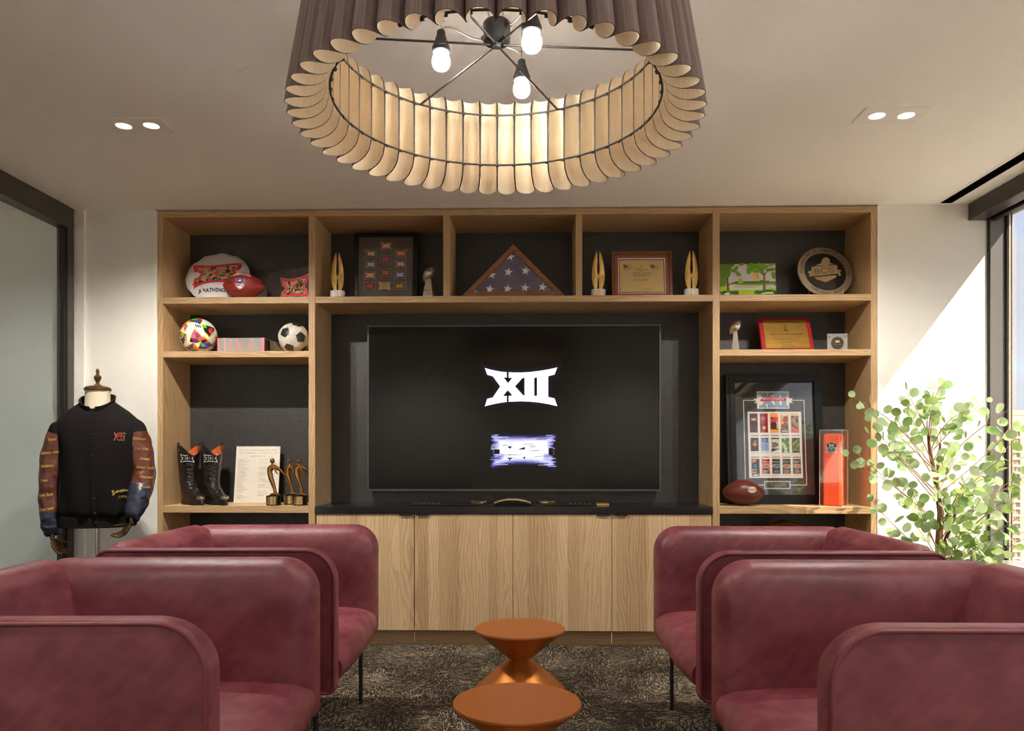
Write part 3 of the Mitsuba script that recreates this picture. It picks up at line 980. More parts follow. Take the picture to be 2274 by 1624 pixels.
R2 = .0985
b2 = Thing('soccer_ball', 'black and white soccer ball covered in glittering crystals, at the right of the second shelf', 'soccer ball', None, at(-1.533, .13, 1.8642 + R2))
stones = lambda p: dr.maximum(noise(p.x * 520, p.y * 520, p.z * 520), 0)
mat('crystal_white', mikit.proc(lambda p, n, uv: mikit.mix(L3(104, 98, 90), L3(244, 238, 226), sst(.28, .58, stones(p)))), .25, spec=.8)
mat('crystal_black', mikit.proc(lambda p, n, uv: mikit.mix(L3(8, 8, 9), L3(90, 88, 86), sst(.66, .9, stones(p)))), .25, spec=.8)
b2.part('body', ellipsoid((0, 0, 0), (R2,) * 3, 4), 'crystal_white', True)
ico = trimesh.creation.icosahedron().vertices
ico = ico / np.linalg.norm(ico, axis=1, keepdims=True)
aim = np.array([-.28, -.93, .25])
aim /= np.linalg.norm(aim)
rot = trimesh.geometry.align_vectors(ico[np.argmin(ico[:, 1])], aim)
for v0 in ico @ rot[:3, :3].T:
    e1 = np.cross(v0, [0.3, .2, .9])
    e1 /= np.linalg.norm(e1)
    e2 = np.cross(v0, e1)
    nb = min((q for q in ico @ rot[:3, :3].T if q @ v0 < .99), key=lambda q: -q @ v0)
    t0 = math.atan2(nb @ e2, nb @ e1)
    rows = []
    for q in (0, .34, .67, 1.0):
        row = []
        for k in range(40):
            an = 2 * PI * k / 40
            rad = q * .365 * math.cos(PI / 5) / math.cos((an % (2 * PI / 5)) - PI / 5)
            w = v0 * math.cos(rad) + (e1 * math.cos(an + t0) + e2 * math.sin(an + t0)) * math.sin(rad)
            row.append(w * (R2 + .0012))
        rows.append(row)
    b2.part('pentagon_panel', loft(rows, False, False), 'crystal_black', True)

# ---- book with a grey cloth spine
bk = Thing('book', 'thick grey book with pink bands on its spine, lying between the two soccer balls', 'book', None, at(-1.852, .06, 1.8642, -1))
mat('cloth_grey', mikit.proc(lambda p, n, uv: L3(136, 134, 128) * (.85 + .3 * noise(p.x * 1200, 0.0, p.z * 1200))), .85, spec=.1)
mat('paper_brown', mikit.proc(lambda p, n, uv: mikit.mix(L3(92, 78, 62), L3(60, 48, 38), noise(p.x * 60, p.y * 60, p.z * 900))), .9, spec=.1)
bk.part('spine', bbox(-.153, .153, 0, .008, 0, .092, .003), 'cloth_grey')
bk.part('cover', cat(bbox(-.153, .153, .006, .235, .088, .092, .001), bbox(-.153, .153, .006, .235, 0, .004, .001)), 'cloth_grey')
bk.part('page_block', bbox(-.148, .148, .008, .23, .004, .088, .001), 'paper_brown')
a = Art()
for x0, x1 in ((-.1525, -.141), (-.108, -.099), (-.031, -.023), (.063, .072), (.134, .152)):
    a.add(rect(x0, .0015, x1, .0905), (240, 128, 142), 1)
for x, s, h in ((-.073, 'BIG 12 MEN OF', .0075), (-.056, 'VICTORIES 96', .0075), (.001, 'INAUGURAL', .0075), (.016, 'YEAR BOOK', .0065), (.035, 'STATS', .0065), (.049, 'RECORDS', .0065), (.112, '1996-97', .006)):
    a.text(s, h, x, .046, (240, 128, 142), 1, rot=PI / 2)
m, c = picture(a)
bk.part('spine_print', m, 'print', False, c)
fan = Thing('page_bundle', 'fanned bundle of brown paper leaves behind the right end of the grey book', 'paper bundle', None, at(-1.70, .15, 1.8642))
lv = []
for k in range(16):
    h = .004 + .0052 * k
    pts = [(.005, h), (.04, h + .002 - .0003 * k), (.085 - .002 * k, max(.003, h * .62)), (.128 - .003 * k, max(.002, h * .25))]
    g = LineString(pts).buffer(.0022, cap_style=2)
    lv.append(xf(upright(ext(g, .15)), 0, .15, 0))
fan.whole(cat(*lv), 'paper_brown')

# ---- gold wing trophies
wing_out = [(.010, .243), (.022, .214), (.031, .178), (.037, .140), (.0405, .100), (.040, .066), (.034, .030), (.022, .0)]
wing_in = [(.006, .0), (.005, .03), (.002, .072), (.002, .097), (.0085, .115), (.0105, .15), (.0105, .243)]


def wing_trophy(x, z, label):
    t = Thing('wing_trophy', label, 'trophy', 'gold wing trophies on the top shelf', at(x, .12, z))
    base = loft([ell((0, 0, q), r, r * .8, 40, p=2.6) for q, r in ((0, .044), (.002, .046), (.055, .046), (.058, .044))])
    t.part('base', base, 'vinyl_white', 40)
    band = loft([[(.0405 * math.sin(b_), -.0368 * math.cos(b_) - .0008, q) for b_ in np.linspace(-1.05, 1.05, 17)] for q in (.006, .051)], False, False, False)
    t.part('plate', band, 'gold_satin', True)
    ms = []
    for s in (-1, 1):
        g = Polygon([(s * u, v) for u, v in wing_out + wing_in])
        ms.append(xf(upright(ext(g, .010)), 0, .005, .058))
        oc = np.array(wing_out)
        oi = np.array([(.0105, .243), (.010, .15), (.0085, .115), (.004, .09), (.004, .07), (.005, .04), (.006, .004)])
        for k in range(17):
            u = k / 16
            e = np.array([np.interp(u, np.linspace(0, 1, len(oc)), oc[:, j]) for j in (0, 1)])
            u2 = min(1, u * .80 + .16)
            q = np.array([np.interp(u2, np.linspace(0, 1, len(oi)), oi[:, j]) for j in (0, 1)])
            if u > .55:
                q = np.array([.007, .083 - .03 * (u - .55)])
            d = e - q
            ln = np.linalg.norm(d)
            f = ellipsoid((0, 0, 0), (ln / 2 * 1.10, .0052, .0058), 2)
            f = xf(f, s * (q[0] + d[0] / 2 * 1.06), -.005, .058 + q[1] + d[1] / 2 * 1.06, ry=-math.degrees(math.atan2(d[1], s * d[0])))
            ms.append(f)
    ms.append(bbox(-.008, .008, -.004, .004, .058 + .078, .058 + .098, .002))
    t.part('wings', cat(*ms), 'gold', 40)
    t.part('foot_plate', bbox(-.026, .026, -.012, .012, .057, .061, .001), 'gold', 30)


wing_trophy(-1.243, 2.2062, 'gold wing trophy left of the black framed logo collage')
wing_trophy(.437, 2.2062, 'gold wing trophy left of the certificate with the red mat')
wing_trophy(1.031, 2.2062, 'gold wing trophy right of the certificate with the red mat')


# ---- picture frames
def frame_mesh(w, h, steps):
    """moulding w x h (outer), base at z=0; steps = [(inset0, inset1, depth)], front facing -y"""
    ms = []
    for i0, i1, d in steps:
        g = rect(-w / 2 + i0, i0, w / 2 - i0, h - i0).difference(rect(-w / 2 + i1, i1, w / 2 - i1, h - i1))
        ms.append(upright(ext(g, d)))
    return cat(*ms)


def place_art(t, a, y, m='print', name='print', M=None):
    me, c = picture(a)
    me.apply_translation([0, y, 0])
    return t.part(name, me, m, False, c)


lf = Thing('framed_logo_collage', 'black framed collage of twelve small coloured XII logos on the top shelf', 'framed picture', None, at(-.957, .235, 2.2062, 0, -6))
lf.part('frame', frame_mesh(.424, .478, [(0, .020, .018), (.014, .030, .024)]), 'satin_black_frame')
mat('mat_brown', (62, 55, 49), .8)
lf.part('backing', box(-.19, .19, -.004, 0, .02, .46), 'mat_brown')
a = Art()
K = .000422
lg = [(1182, 600, (96, 22, 36), (214, 60, 80), (244, 226, 230)), (945, 728, (30, 26, 24), (62, 54, 24), (232, 216, 150)), (1415, 725, (78, 14, 20), (178, 36, 40), (242, 180, 48)), (1180, 818, (44, 32, 84), (60, 44, 130), (222, 40, 110)),
      (945, 902, (28, 26, 44), (50, 50, 96), (226, 226, 240)), (1412, 898, (70, 16, 26), (158, 40, 56), (240, 226, 228)), (1176, 1036, (36, 24, 20), (36, 24, 20), (238, 96, 44)), (938, 1076, (110, 44, 28), (214, 100, 70), (240, 230, 222)),
      (1408, 1073, (36, 26, 66), (72, 60, 140), (228, 226, 244)), (935, 1252, (24, 20, 20), (24, 20, 20), (214, 36, 52)), (1405, 1250, (26, 22, 20), (26, 22, 20), (240, 178, 52))]
pil = lambda w, h: Polygon([(-w / 2, h / 2), (-w / 4, h * .41), (0, h * .385), (w / 4, h * .41), (w / 2, h / 2), (w * .40, 0), (w / 2, -h / 2), (w / 4, -h * .39), (0, -h * .36), (-w / 4, -h * .39), (-w / 2, -h / 2), (-w * .40, 0)])
for x, y, bg, rim, fg in lg:
    cx, cz = (x - 1182) * K, .052 + (1405 - y) * K
    P_ = affinity.translate(pil(.084, .061), cx, cz)
    a.add(P_, (196, 176, 140), 1).add(P_.buffer(-.0022, join_style=2), (46, 40, 36), 2)
    a.add(logo(.060, cx, cz, grow(XIIF, .09)), bg, 3).add(logo(.058, cx, cz, grow(XIIF, .06)), rim, 4).add(logo(.054, cx, cz), fg, 5)
cx, cz = (1170 - 1182) * K, .052 + (1405 - 1250) * K
a.add(affinity.translate(pil(.084, .061), cx, cz), (206, 174, 110), 2)
a.text('BIG 12', .0075, cx, cz + .008, (60, 44, 24), 3, bold=True).text('CONFERENCE', .0058, cx, cz - .004, (60, 44, 24), 3).text('2022-23', .0042, cx, cz - .013, (60, 44, 24), 3)
place_art(lf, a, -.0045)
lf.part('pane', box(-.183, .183, -.0125, -.011, .028, .452), 'clear_pane')


# ---- football-topped silver trophies
mat('silver_matte', (206, 196, 182), .38, .9)


def ball_trophy(x, y, z, h, label, m, rz, wide=1.0):
    t = Thing('football_trophy', label, 'trophy', None, at(x, y, z, rz))
    s = h / .21
    rings = []
    for q, w, d in ((0, .036, .030), (.004, .037, .031), (.05, .030, .025), (.10, .022, .019), (.132, .019, .016), (.140, .014, .012)):
        rings.append([(u * s, v * s, q * s) for u, v in rr(-w * wide, w * wide, -d, d, (.003,) * 4, 3)])
    t.part('stand', loft(rings), m, 30)
    xs = np.linspace(-1, 1, 33)
    L_, R_ = .112 * s, .034 * s
    prof = [(float(foot_r(q * L_ / 2, L_, R_)), q * L_ / 2) for q in xs]
    prof[0], prof[-1] = (0.0, -L_ / 2), (0.0, L_ / 2)
    ball = xf(xf(lathe(prof, 32), ry=90), 0, 0, .166 * s, ry=-52)
    t.part('ball', ball, m, True)
    a = Art()
    a.add(logo(.026 * s), (70, 64, 58), 1)
    me, c = bend(a, lambda u, w: -np.sqrt(np.maximum(R_ ** 2 * .93 - w ** 2, 1e-8)), .01)
    t.part('mark', xf(me, .010 * s, 0, .180 * s), 'print_gloss', False, c)
    ln = [tube([(q * L_ / 2, -R_ * .05, 0) for q in (-.9, .9)], .0012, 5)]
    if h < .21:
        return
    a = Art()
    a.text('BIG 12', .009 * s, 0, .055 * s, (88, 74, 60), 1).text('2021', .008 * s, 0, .035 * s, (88, 74, 60), 1)
    me, c = picture(a)
    me.apply_translation([0, -.0295 * s, 0])
    t.part('engraving', xf(me, 0, 0, 0), 'print_gloss', False, c)


ball_trophy(-.655, .15, 2.2062, .218, 'brushed silver football trophy beside the framed logo collage', 'silver_matte', -10)
ball_trophy(1.310, .12, 1.8642, .198, 'small polished silver football trophy left of the red plaque', 'silver', -14, .74)

# ---- flag case
fc = Thing('flag_display_case', 'triangular walnut case holding a folded blue flag with white stars', 'flag case', None, at(-.107, .12, 2.2062))
Kf = .000394
tz = lambda x, y: ((x - 1102) * Kf, .0265 + (1442 - y) * Kf)
out_t, in_t = Polygon([tz(1102, 622), tz(214, 1512), tz(1992, 1512)]), Polygon([tz(1100, 735), tz(428, 1397), tz(1772, 1391)])
out_t = Polygon([(0, .349), (-.349, 0), (.349, 0)])
fc.part('frame', cat(upright(ext(out_t.difference(in_t), .02)), xf(upright(ext(out_t.difference(out_t.buffer(-.012, join_style=2)), .075)), 0, .075, 0)), 'walnut')
fc.part('inner_lip', upright(ext(in_t.difference(in_t.buffer(-.0045, join_style=2)), .013)), 'walnut_dark')
mat('flag_blue', mikit.proc(lambda p, n, uv: mikit.mix(L3(54, 50, 104), L3(42, 38, 84), fbm(p.x * 30, p.y * 30, p.z * 60))), .8, spec=.2)
fc.part('flag', upright(ext(in_t.buffer(.006, join_style=2), .006)), 'flag_blue')
a = Art()
inner = in_t.buffer(-.004, join_style=2)
for x, y in ((1020, 1068), (1303, 1050), (718, 1345), (1008, 1340), (1292, 1325), (1575, 1315), (1052, 815), (752, 1110), (470, 1395)):
    u, v = tz(x, y)
    a.add(star(u, v, .0305, .16).intersection(inner), (232, 228, 226), 1)
place_art(fc, a, -.0062, name='star_print')
fold = upright(ext(LineString([tz(900, 925), tz(1300, 942)]).buffer(.0006), .0005))
fc.part('fold_line', xf(fold, 0, -.0061, 0), 'matte_black')
fc.part('pane', upright(ext(in_t, .001, .0085)), 'clear_pane')

# ---- certificate
ce = Thing('framed_certificate', 'framed flag certificate with a red mat in a walnut frame between two gold wing trophies', 'framed certificate', None, at(.728, .19, 2.2062, 0, -7))
ce.part('frame', frame_mesh(.392, .33, [(0, .018, .016), (.014, .026, .011)]), 'walnut_dark')
ce.part('backing', box(-.182, .182, -.003, 0, .014, .316), 'mat_brown')
a = Art()
Kc = .000425
cz_ = lambda x, y: ((x - 1035) * Kc, .050 + (1388 - y) * Kc)
R_ = lambda x0, y0, x1, y1: rect(*cz_(x0, y0), *cz_(x1, y1))
a.add(R_(622, 770, 1452, 1450), (146, 32, 48), 1).add(R_(676, 830, 1396, 1392), (236, 226, 208), 2).add(R_(688, 848, 1382, 1380), (28, 26, 26), 3).add(R_(697, 862, 1370, 1370), (212, 184, 116), 4)
for s, y, h in (('THE FLAG', 1022, .0125), ('OF THE', 1048, .0058), ('UNITED STATES', 1085, .0125), ('OF AMERICA', 1121, .0125)):
    a.text(s, h, *cz_(1033, y), (70, 58, 40), 5)
for y in (1165, 1177, 1189):
    a.add(R_(902, y, 1158 - 30 * (y == 1189), y + 4), (150, 126, 80), 5)
for x in (750, 1165):                                                  # two small flags on staffs
    u, v = cz_(x, 935)
    stripes = Polygon([(0, 0), (.03, -.003), (.05, .006), (.066, -.028), (.045, -.036), (.014, -.038)])
    stripes = affinity.translate(stripes, u, v)
    a.add(stripes, (206, 132, 96), 5)
    for k in range(4):
        a.add(LineString([(u + .003 + .004 * k, v - .006 - .008 * k), (u + .034 + .004 * k, v - .007 - .008 * k), (u + .056 + .002 * k, v + .0 - .008 * k)]).buffer(.0014), (226, 190, 130), 6)
    a.add(affinity.translate(Polygon([(0, 0), (.028, -.002), (.032, -.020), (.006, -.022)]), u, v), (58, 68, 82), 7)
    a.add(LineString([(u, v), (u + .016, v - .056)]).buffer(.0007), (110, 92, 60), 5)
a.add(Point(*cz_(1030, 945)).buffer(.0125).difference(Point(*cz_(1030, 945)).buffer(.0116)), (150, 126, 80), 5)
u, v = cz_(1030, 945)
a.add(unary_union([rect(u - .005, v - .008, u + .005, v - .005), rect(u - .0035, v - .005, u + .0035, v - .002), Point(u, v - .001).buffer(.0028), LineString([(u, v), (u, v + .007)]).buffer(.0005)]), (110, 92, 60), 5)
a.add(LineString([cz_(1045 + 12 * k, 1320 - (12 if k % 2 else 0)) for k in range(14)]).buffer(.0005), (120, 98, 60), 5)
for y in (1336, 1346):
    a.add(R_(1090, y, 1205, y + 3), (150, 126, 80), 5)
a.add(R_(755, 1354, 832, 1358), (150, 126, 80), 5)
place_art(ce, a, -.003)
ce.part('pane', box(-.17, .17, -.0085, -.0075, .026, .304), 'clear_pane')

# ---- painting of a park
pa = Thing('canvas_painting', 'small unframed painting of a green park with trees and a tan tower by a pond', 'painting', None, at(1.396, .14, 2.2062, -1.5, -4))
pa.part('canvas', bbox(-.178, .178, 0, .018, 0, .229, .001), 'matte_black')
a = Art()
pz = lambda x, y: ((x - 1070) * .0001915, .019 + (1270 - y) * .000207)
PP = lambda *p: Polygon([pz(*q) for q in p])
rough_edge = lambda g, s: unary_union([g.buffer(-.002), blobs(26, s, g, .003, .006).intersection(g.buffer(.004))]).simplify(.0005)
a.add(rect(-.177, .001, .177, .228), (196, 192, 186), 1)
a.add(PP((540, 560), (760, 520), (780, 620), (560, 650)), (184, 196, 206), 2)
a.add(PP((1235, 500), (1410, 460), (1440, 800), (1245, 800)), (214, 180, 96), 2).add(PP((1370, 520), (1415, 510), (1420, 760), (1375, 760)), (140, 124, 74), 3)
for k in range(12):
    a.add(PP((1255, 560 + 20 * k), (1335, 556 + 20 * k), (1335, 563 + 20 * k), (1255, 567 + 20 * k)), (176, 140, 70), 3)
a.add(rough_edge(PP((430, 880), (520, 860), (620, 830), (700, 800), (900, 810), (1000, 800), (1560, 800), (1700, 820), (2000, 820), (2000, 960), (430, 930)), 21), (58, 88, 22), 3)
a.add(rough_edge(PP((770, 870), (800, 740), (860, 730), (900, 870)), 22), (122, 140, 20), 4)
a.add(PP((900, 905), (1980, 890), (1980, 910), (900, 930)), (140, 158, 40), 4)
a.add(PP((450, 930), (560, 900), (820, 905), (1100, 940), (1560, 935), (1900, 930), (2000, 960), (2000, 1060), (1280, 1090), (450, 1085)), (190, 196, 178), 5)
a.add(PP((700, 905), (1000, 925), (1560, 925), (1560, 938), (1050, 940), (700, 915)), (30, 40, 24), 6)
a.add(PP((600, 960), (1250, 990), (1500, 975), (1250, 1020), (620, 1000)), (166, 168, 130), 6)
a.add(PP((150, 960), (450, 960), (460, 1080), (1280, 1095), (2000, 1035), (2010, 1250), (150, 1250)), (140, 158, 18), 7)
a.add(rough_edge(PP((165, 1120), (740, 1125), (750, 1235), (165, 1250)), 23), (34, 74, 18), 8).add(rough_edge(PP((1270, 1130), (1500, 1100), (2010, 1095), (2010, 1250), (1270, 1220)), 24), (36, 80, 24), 8)
a.add(PP((155, 1240), (2015, 1240), (2015, 1275), (155, 1275)), (178, 148, 96), 9)
a.add(rough_edge(PP((150, 260), (660, 255), (560, 380), (480, 440), (530, 560), (460, 690), (360, 720), (330, 980), (150, 980)), 25), (76, 108, 14), 9)
a.add(rough_edge(PP((480, 420), (620, 440), (780, 540), (850, 620), (770, 650), (660, 530), (520, 470)), 26), (88, 120, 16), 10)
a.add(rough_edge(PP((600, 440), (690, 360), (760, 330), (740, 400), (680, 470)), 27), (96, 124, 18), 10).add(rough_edge(PP((800, 290), (830, 258), (950, 256), (900, 300)), 28), (96, 124, 18), 10)
a.add(PP((378, 700), (425, 700), (450, 1105), (380, 1105)), (92, 64, 14), 11)
a.add(rough_edge(PP((1010, 250), (1620, 250), (1720, 400), (1600, 470), (1640, 620), (1580, 640), (1450, 540), (1300, 520), (1200, 500), (1140, 560), (1040, 560), (1030, 450), (1100, 360), (1030, 300)), 29), (86, 128, 12), 9)
a.add(rough_edge(PP((1690, 330), (1960, 250), (1960, 290), (1720, 350)), 30), (112, 140, 22), 9).add(rough_edge(PP((1870, 540), (1960, 560), (1980, 740), (1910, 690)), 31), (84, 118, 16), 9).add(rough_edge(PP((1700, 440), (1960, 400), (1960, 480), (1720, 480)), 32), (92, 124, 16), 9)
a.add(PP((1400, 385), (1540, 430), (1640, 620), (1650, 1085), (1565, 1090), (1600, 640), (1520, 450), (1400, 400)), (98, 70, 28), 11).add(PP((1640, 580), (1720, 480), (1900, 470), (1900, 482), (1725, 494), (1655, 620)), (54, 40, 16), 11)
a.add(PP((1130, 460), (1240, 370), (1390, 340), (1390, 352), (1245, 385), (1140, 470)), (60, 46, 16), 11)
for q in (((285, 1225), (330, 1170), (485, 1175), (440, 1230)), ((480, 1270), (530, 1212), (580, 1215), (530, 1272)), ((1615, 1165), (1890, 1160), (1920, 1210), (1650, 1215)), ((1500, 1200), (1620, 1185), (1640, 1215), (1530, 1235)), ((1900, 1235), (1980, 1240), (2015, 1268), (1910, 1262))):
    a.add(PP(*q), (226, 212, 170), 12)
for x in (400, 1545, 1745):
    a.add(PP((x - 10, 1230), (x + 10, 1230), (x + 10, 1268), (x - 10, 1268)), (60, 40, 20), 12)
place_art(pa, a, -.0006, name='paint')

# ---- round engraved medallion on a clear stand
md = Thing('round_medallion', 'round engraved pewter and smoked glass medallion on a clear easel stand', 'award plaque', None, at(1.905, .165, 2.222, 4, -17, 3, 1.02))
ringg = Point(0, .172).buffer(.172, 48).difference(Point(0, .172).buffer(.134, 48))
md.part('rim', cat(upright(ext(ringg, .012)), tube([(.172 * math.cos(q), -.006, .172 + .172 * math.sin(q)) for q in np.arange(72) * 2 * PI / 72], .006, 8, close=True)), 'pewter', 30)
md.part('glass_disc', upright(ext(Point(0, .172).buffer(.135, 40), .004, .002)), mat('smoked', (30, 28, 26), .12, spec=.5))
a = Art()


def arc_text(s, h, R, mid_deg, cy, col, flip=False, step=1.0):
    w = h * .86 * step
    n = len(s)
    for i, ch in enumerate(s):
        if ch == ' ':
            continue
        an = math.radians(mid_deg) + (-(i - (n - 1) / 2) * w / R if not flip else (i - (n - 1) / 2) * w / R)
        a.text(ch, h, R * math.cos(an), cy + R * math.sin(an), col, 1, rot=an - PI / 2 + (PI if flip else 0))


arc_text('CELEBRATING 10 YEARS OF EXCELLENCE', .017, .145, 90, .172, (52, 42, 34))
arc_text('CHAMPIONSHIP SERIES', .014, .158, 270, .172, (52, 42, 34), True)
place_art(md, a, -.0122, name='rim_lettering')
a = Art()
em = (176, 150, 116)
a.add(Polygon([(-.085, .135), (.085, .165), (.085, .230), (-.085, .205)]), (120, 100, 76), 2).add(Polygon([(-.082, .138), (.082, .167), (.082, .227), (-.082, .202)]), em, 3)
a.add(Polygon([(-.112, .165), (-.085, .180), (-.085, .135), (-.106, .135), (-.098, .150)]), em, 2).add(Polygon([(.112, .195), (.085, .195), (.085, .150), (.106, .156), (.098, .175)]), em, 2)
a.add(Polygon([(-.070, .130), (.070, .155), (.075, .140), (0, .100), (-.062, .118)]), em, 2)
a.add(Polygon([(-.062, .212), (-.02, .236), (.03, .243), (.068, .233)]), em, 2)
a.add(affinity.rotate(affinity.scale(Point(.012, .247).buffer(.03, 12), .85, 1.15), -28), em, 3)
for k in range(5):
    a.add(star(-.04 + .02 * k, .126 + .0035 * k, .0035), (70, 58, 44), 3)
a.text('BCS', .040, 0, .163, (120, 100, 76), 4, bold=True, rot=.17, sx=1.25)
place_art(md, a, -.0062, name='emblem')
es = Thing('easel_stand', 'clear acrylic easel holding the round medallion', 'display stand', None, at(1.905, .15, 2.2062, 7))
scene['acrylic'] = {'type': 'dielectric', 'int_ior': 1.49}
for s in (-1, 1):
    es.part('support', tube([(s * .082, -.026, .003), (s * .082, -.038, .012), (s * .082, -.036, .045), (s * .082, -.027, .055)], .004, 8), 'silver', 40)
    es.part('support', tube([(s * .082, -.030, .004), (s * .082, .07, .004), (s * .082, .125, .27)], .004, 8), 'silver', 40)
es.part('crossbar', bbox(-.085, .085, -.020, .10, 0, .006, .001), 'acrylic')

# ---- red plaque with a gold plate
rp = Thing('award_plaque', 'red wooden plaque with a brass plate leaning on the middle right shelf', 'plaque', None, at(1.652, .145, 1.8712, 0, -23))
mat('red_lacquer', (140, 18, 22), .3, spec=.5)
mat('brass_plate', mikit.proc(lambda p, n, uv: mikit.mix(L3(168, 132, 62), L3(146, 112, 48), noise(p.x * 12, 0.0, p.z * 260))), .32, .7)
rp.part('board', bbox(-.167, .167, -.012, .008, 0, .240, .004), 'red_lacquer')
rp.part('plate', bbox(-.140, .140, -.0135, -.012, .016, .222, .0006), 'brass_plate')
a = Art()
dk = (66, 44, 20)
for s, y, h, bd in (('The Lone Star Chapter of the', .209, .0062, 0), ('National Academy of Television Arts and Sciences', .199, .0062, 0), ('recognizes', .131, .0052, 0), ('The Big 12 Conference and LDWW', .113, .0088, 1),
                    ('for Outstanding Achievement in Commercial Campaign', .093, .0052, 0), ('Outstanding Achievement Commercial', .076, .0068, 0), ('Big 12 Champions for Life', .057, .0062, 0), ('Big 12 Conference', .041, .0058, 0), ('2022 Lone Star Awards', .024, .0060, 0)):
    a.text(s, h, 0, y, dk, 1, bold=bool(bd))
a.add(unary_union([rect(-.012, .144, .012, .150), rect(-.004, .150, .004, .156), LineString([(0, .154), (.003, .168), (-.001, .178)]).buffer(.003), LineString([(-.001, .178), (.008, .19)]).buffer(.0016), LineString([(0, .176), (-.007, .188)]).buffer(.0014),
                   Point(-.008, .190).buffer(.0042).difference(Point(-.008, .190).buffer(.0030))]), dk, 1)
place_art(rp, a, -.0136, name='engraving')
rp.part('rest', bbox(-.045, .03, -.020, -.0125, -.001, .006, .001), 'matte_black')

# ---- clear block with a coin
ac = Thing('acrylic_block', 'small clear block holding a round XII coin beside the red plaque', 'award block', None, at(1.951, .105, 1.8642, -4))
mat('block_grey', (150, 148, 146), .25, spec=.5)
ac.part('back_plate', bbox(-.062, .062, .004, .012, 0, .112, .001), 'block_grey')
ac.part('cover', box(-.064, .064, -.004, -.0025, 0, .114), 'clear_pane')
for x in (-.05, .047):
    ac.part('stud', xf(lathe([(0, 0), (.0065, 0), (.0065, .004), (.004, .007), (0, .0075)], 20), x, -.004, .098, rx=90), 'gold', 30)
a = Art()
a.add(Point(0, .052).buffer(.041, 32), (222, 190, 120), 1).add(Point(0, .052).buffer(.0395, 32), (66, 58, 52), 2).add(logo(.030, -.001, .061), (236, 208, 132), 3)
a.text('BIG 12 CONFERENCE', .0042, 0, .040, (200, 176, 120), 3)
place_art(ac, a, .0035, name='coin')

# ---- big framed ticket display
tk = Thing('framed_tickets', 'large black framed display of fifteen coloured game tickets leaning on the lower right shelf', 'framed picture', None, at(1.612, .262, .883, 0, -5.0))
FW, FH = .628, .862
tk.part('frame', frame_mesh(FW, FH, [(0, .030, .026), (.022, .052, .034), (.052, .060, .022)]), 'satin_black_frame')
mat('mat_charcoal', (52, 50, 48), .85)
tk.part('backing', box(-.30, .30, -.006, 0, .014, .848), 'mat_charcoal')
a = Art()
Kt = .000655
bz = lambda x, y: ((x - 600) * Kt, (1352 - y) * Kt)
BR = lambda x0, y0, x1, y1: rect(*bz(x0, y0), *bz(x1, y1))
W_ = (236, 228, 216)
a.add(BR(297, 300, 912, 1166).difference(BR(305, 308, 904, 1158)), W_, 1)
a.add(BR(338, 420, 876, 1092), (238, 230, 226), 2)
a.add(BR(436, 212, 760, 390).union(Polygon([bz(400, 285), bz(440, 290), bz(440, 330), bz(404, 336), bz(428, 312)])).union(Polygon([bz(800, 280), bz(760, 288), bz(760, 330), bz(800, 334), bz(776, 306)])), (238, 232, 222), 2)
# serif numeral: X, I, I with slab serifs
ser = lambda x0, x1: [BR(x0, 230, x1, 242), BR(x0, 362, x1, 374)]
xs_ = [Polygon([bz(476, 242), bz(516, 242), bz(604, 362), bz(560, 362)]), Polygon([bz(560, 242), bz(584, 242), bz(508, 362), bz(484, 362)]), BR(456, 230, 536, 242), BR(552, 230, 600, 242), BR(462, 362, 528, 374), BR(548, 362, 625, 374)]
numeral = unary_union(xs_ + ser(604, 676) + ser(672, 742) + [BR(622, 236, 656, 368), BR(690, 236, 724, 368)])
a.add(numeral.buffer(.0022, join_style=2), (60, 66, 76), 3).add(numeral, (132, 162, 190), 4)
a.add(Polygon([bz(466, 300), bz(490, 285), bz(600, 276), bz(715, 280), bz(738, 296), bz(720, 312), bz(600, 308), bz(480, 316)]), (196, 32, 46), 5)
a.text('BIG 12 CONFERENCE', .0105, *bz(600, 299), (244, 240, 236), 6, bold=True, sx=.92)
rngt = random.Random(11)
cols = [[(70, 22, 24), (150, 40, 48), (236, 156, 60), (214, 162, 70), (150, 140, 84)], [(44, 40, 32), (150, 172, 214), (196, 194, 180), (150, 190, 140), (120, 108, 100)], [(38, 42, 72), (196, 74, 44), (48, 46, 52), (60, 54, 44), (70, 62, 60)]]
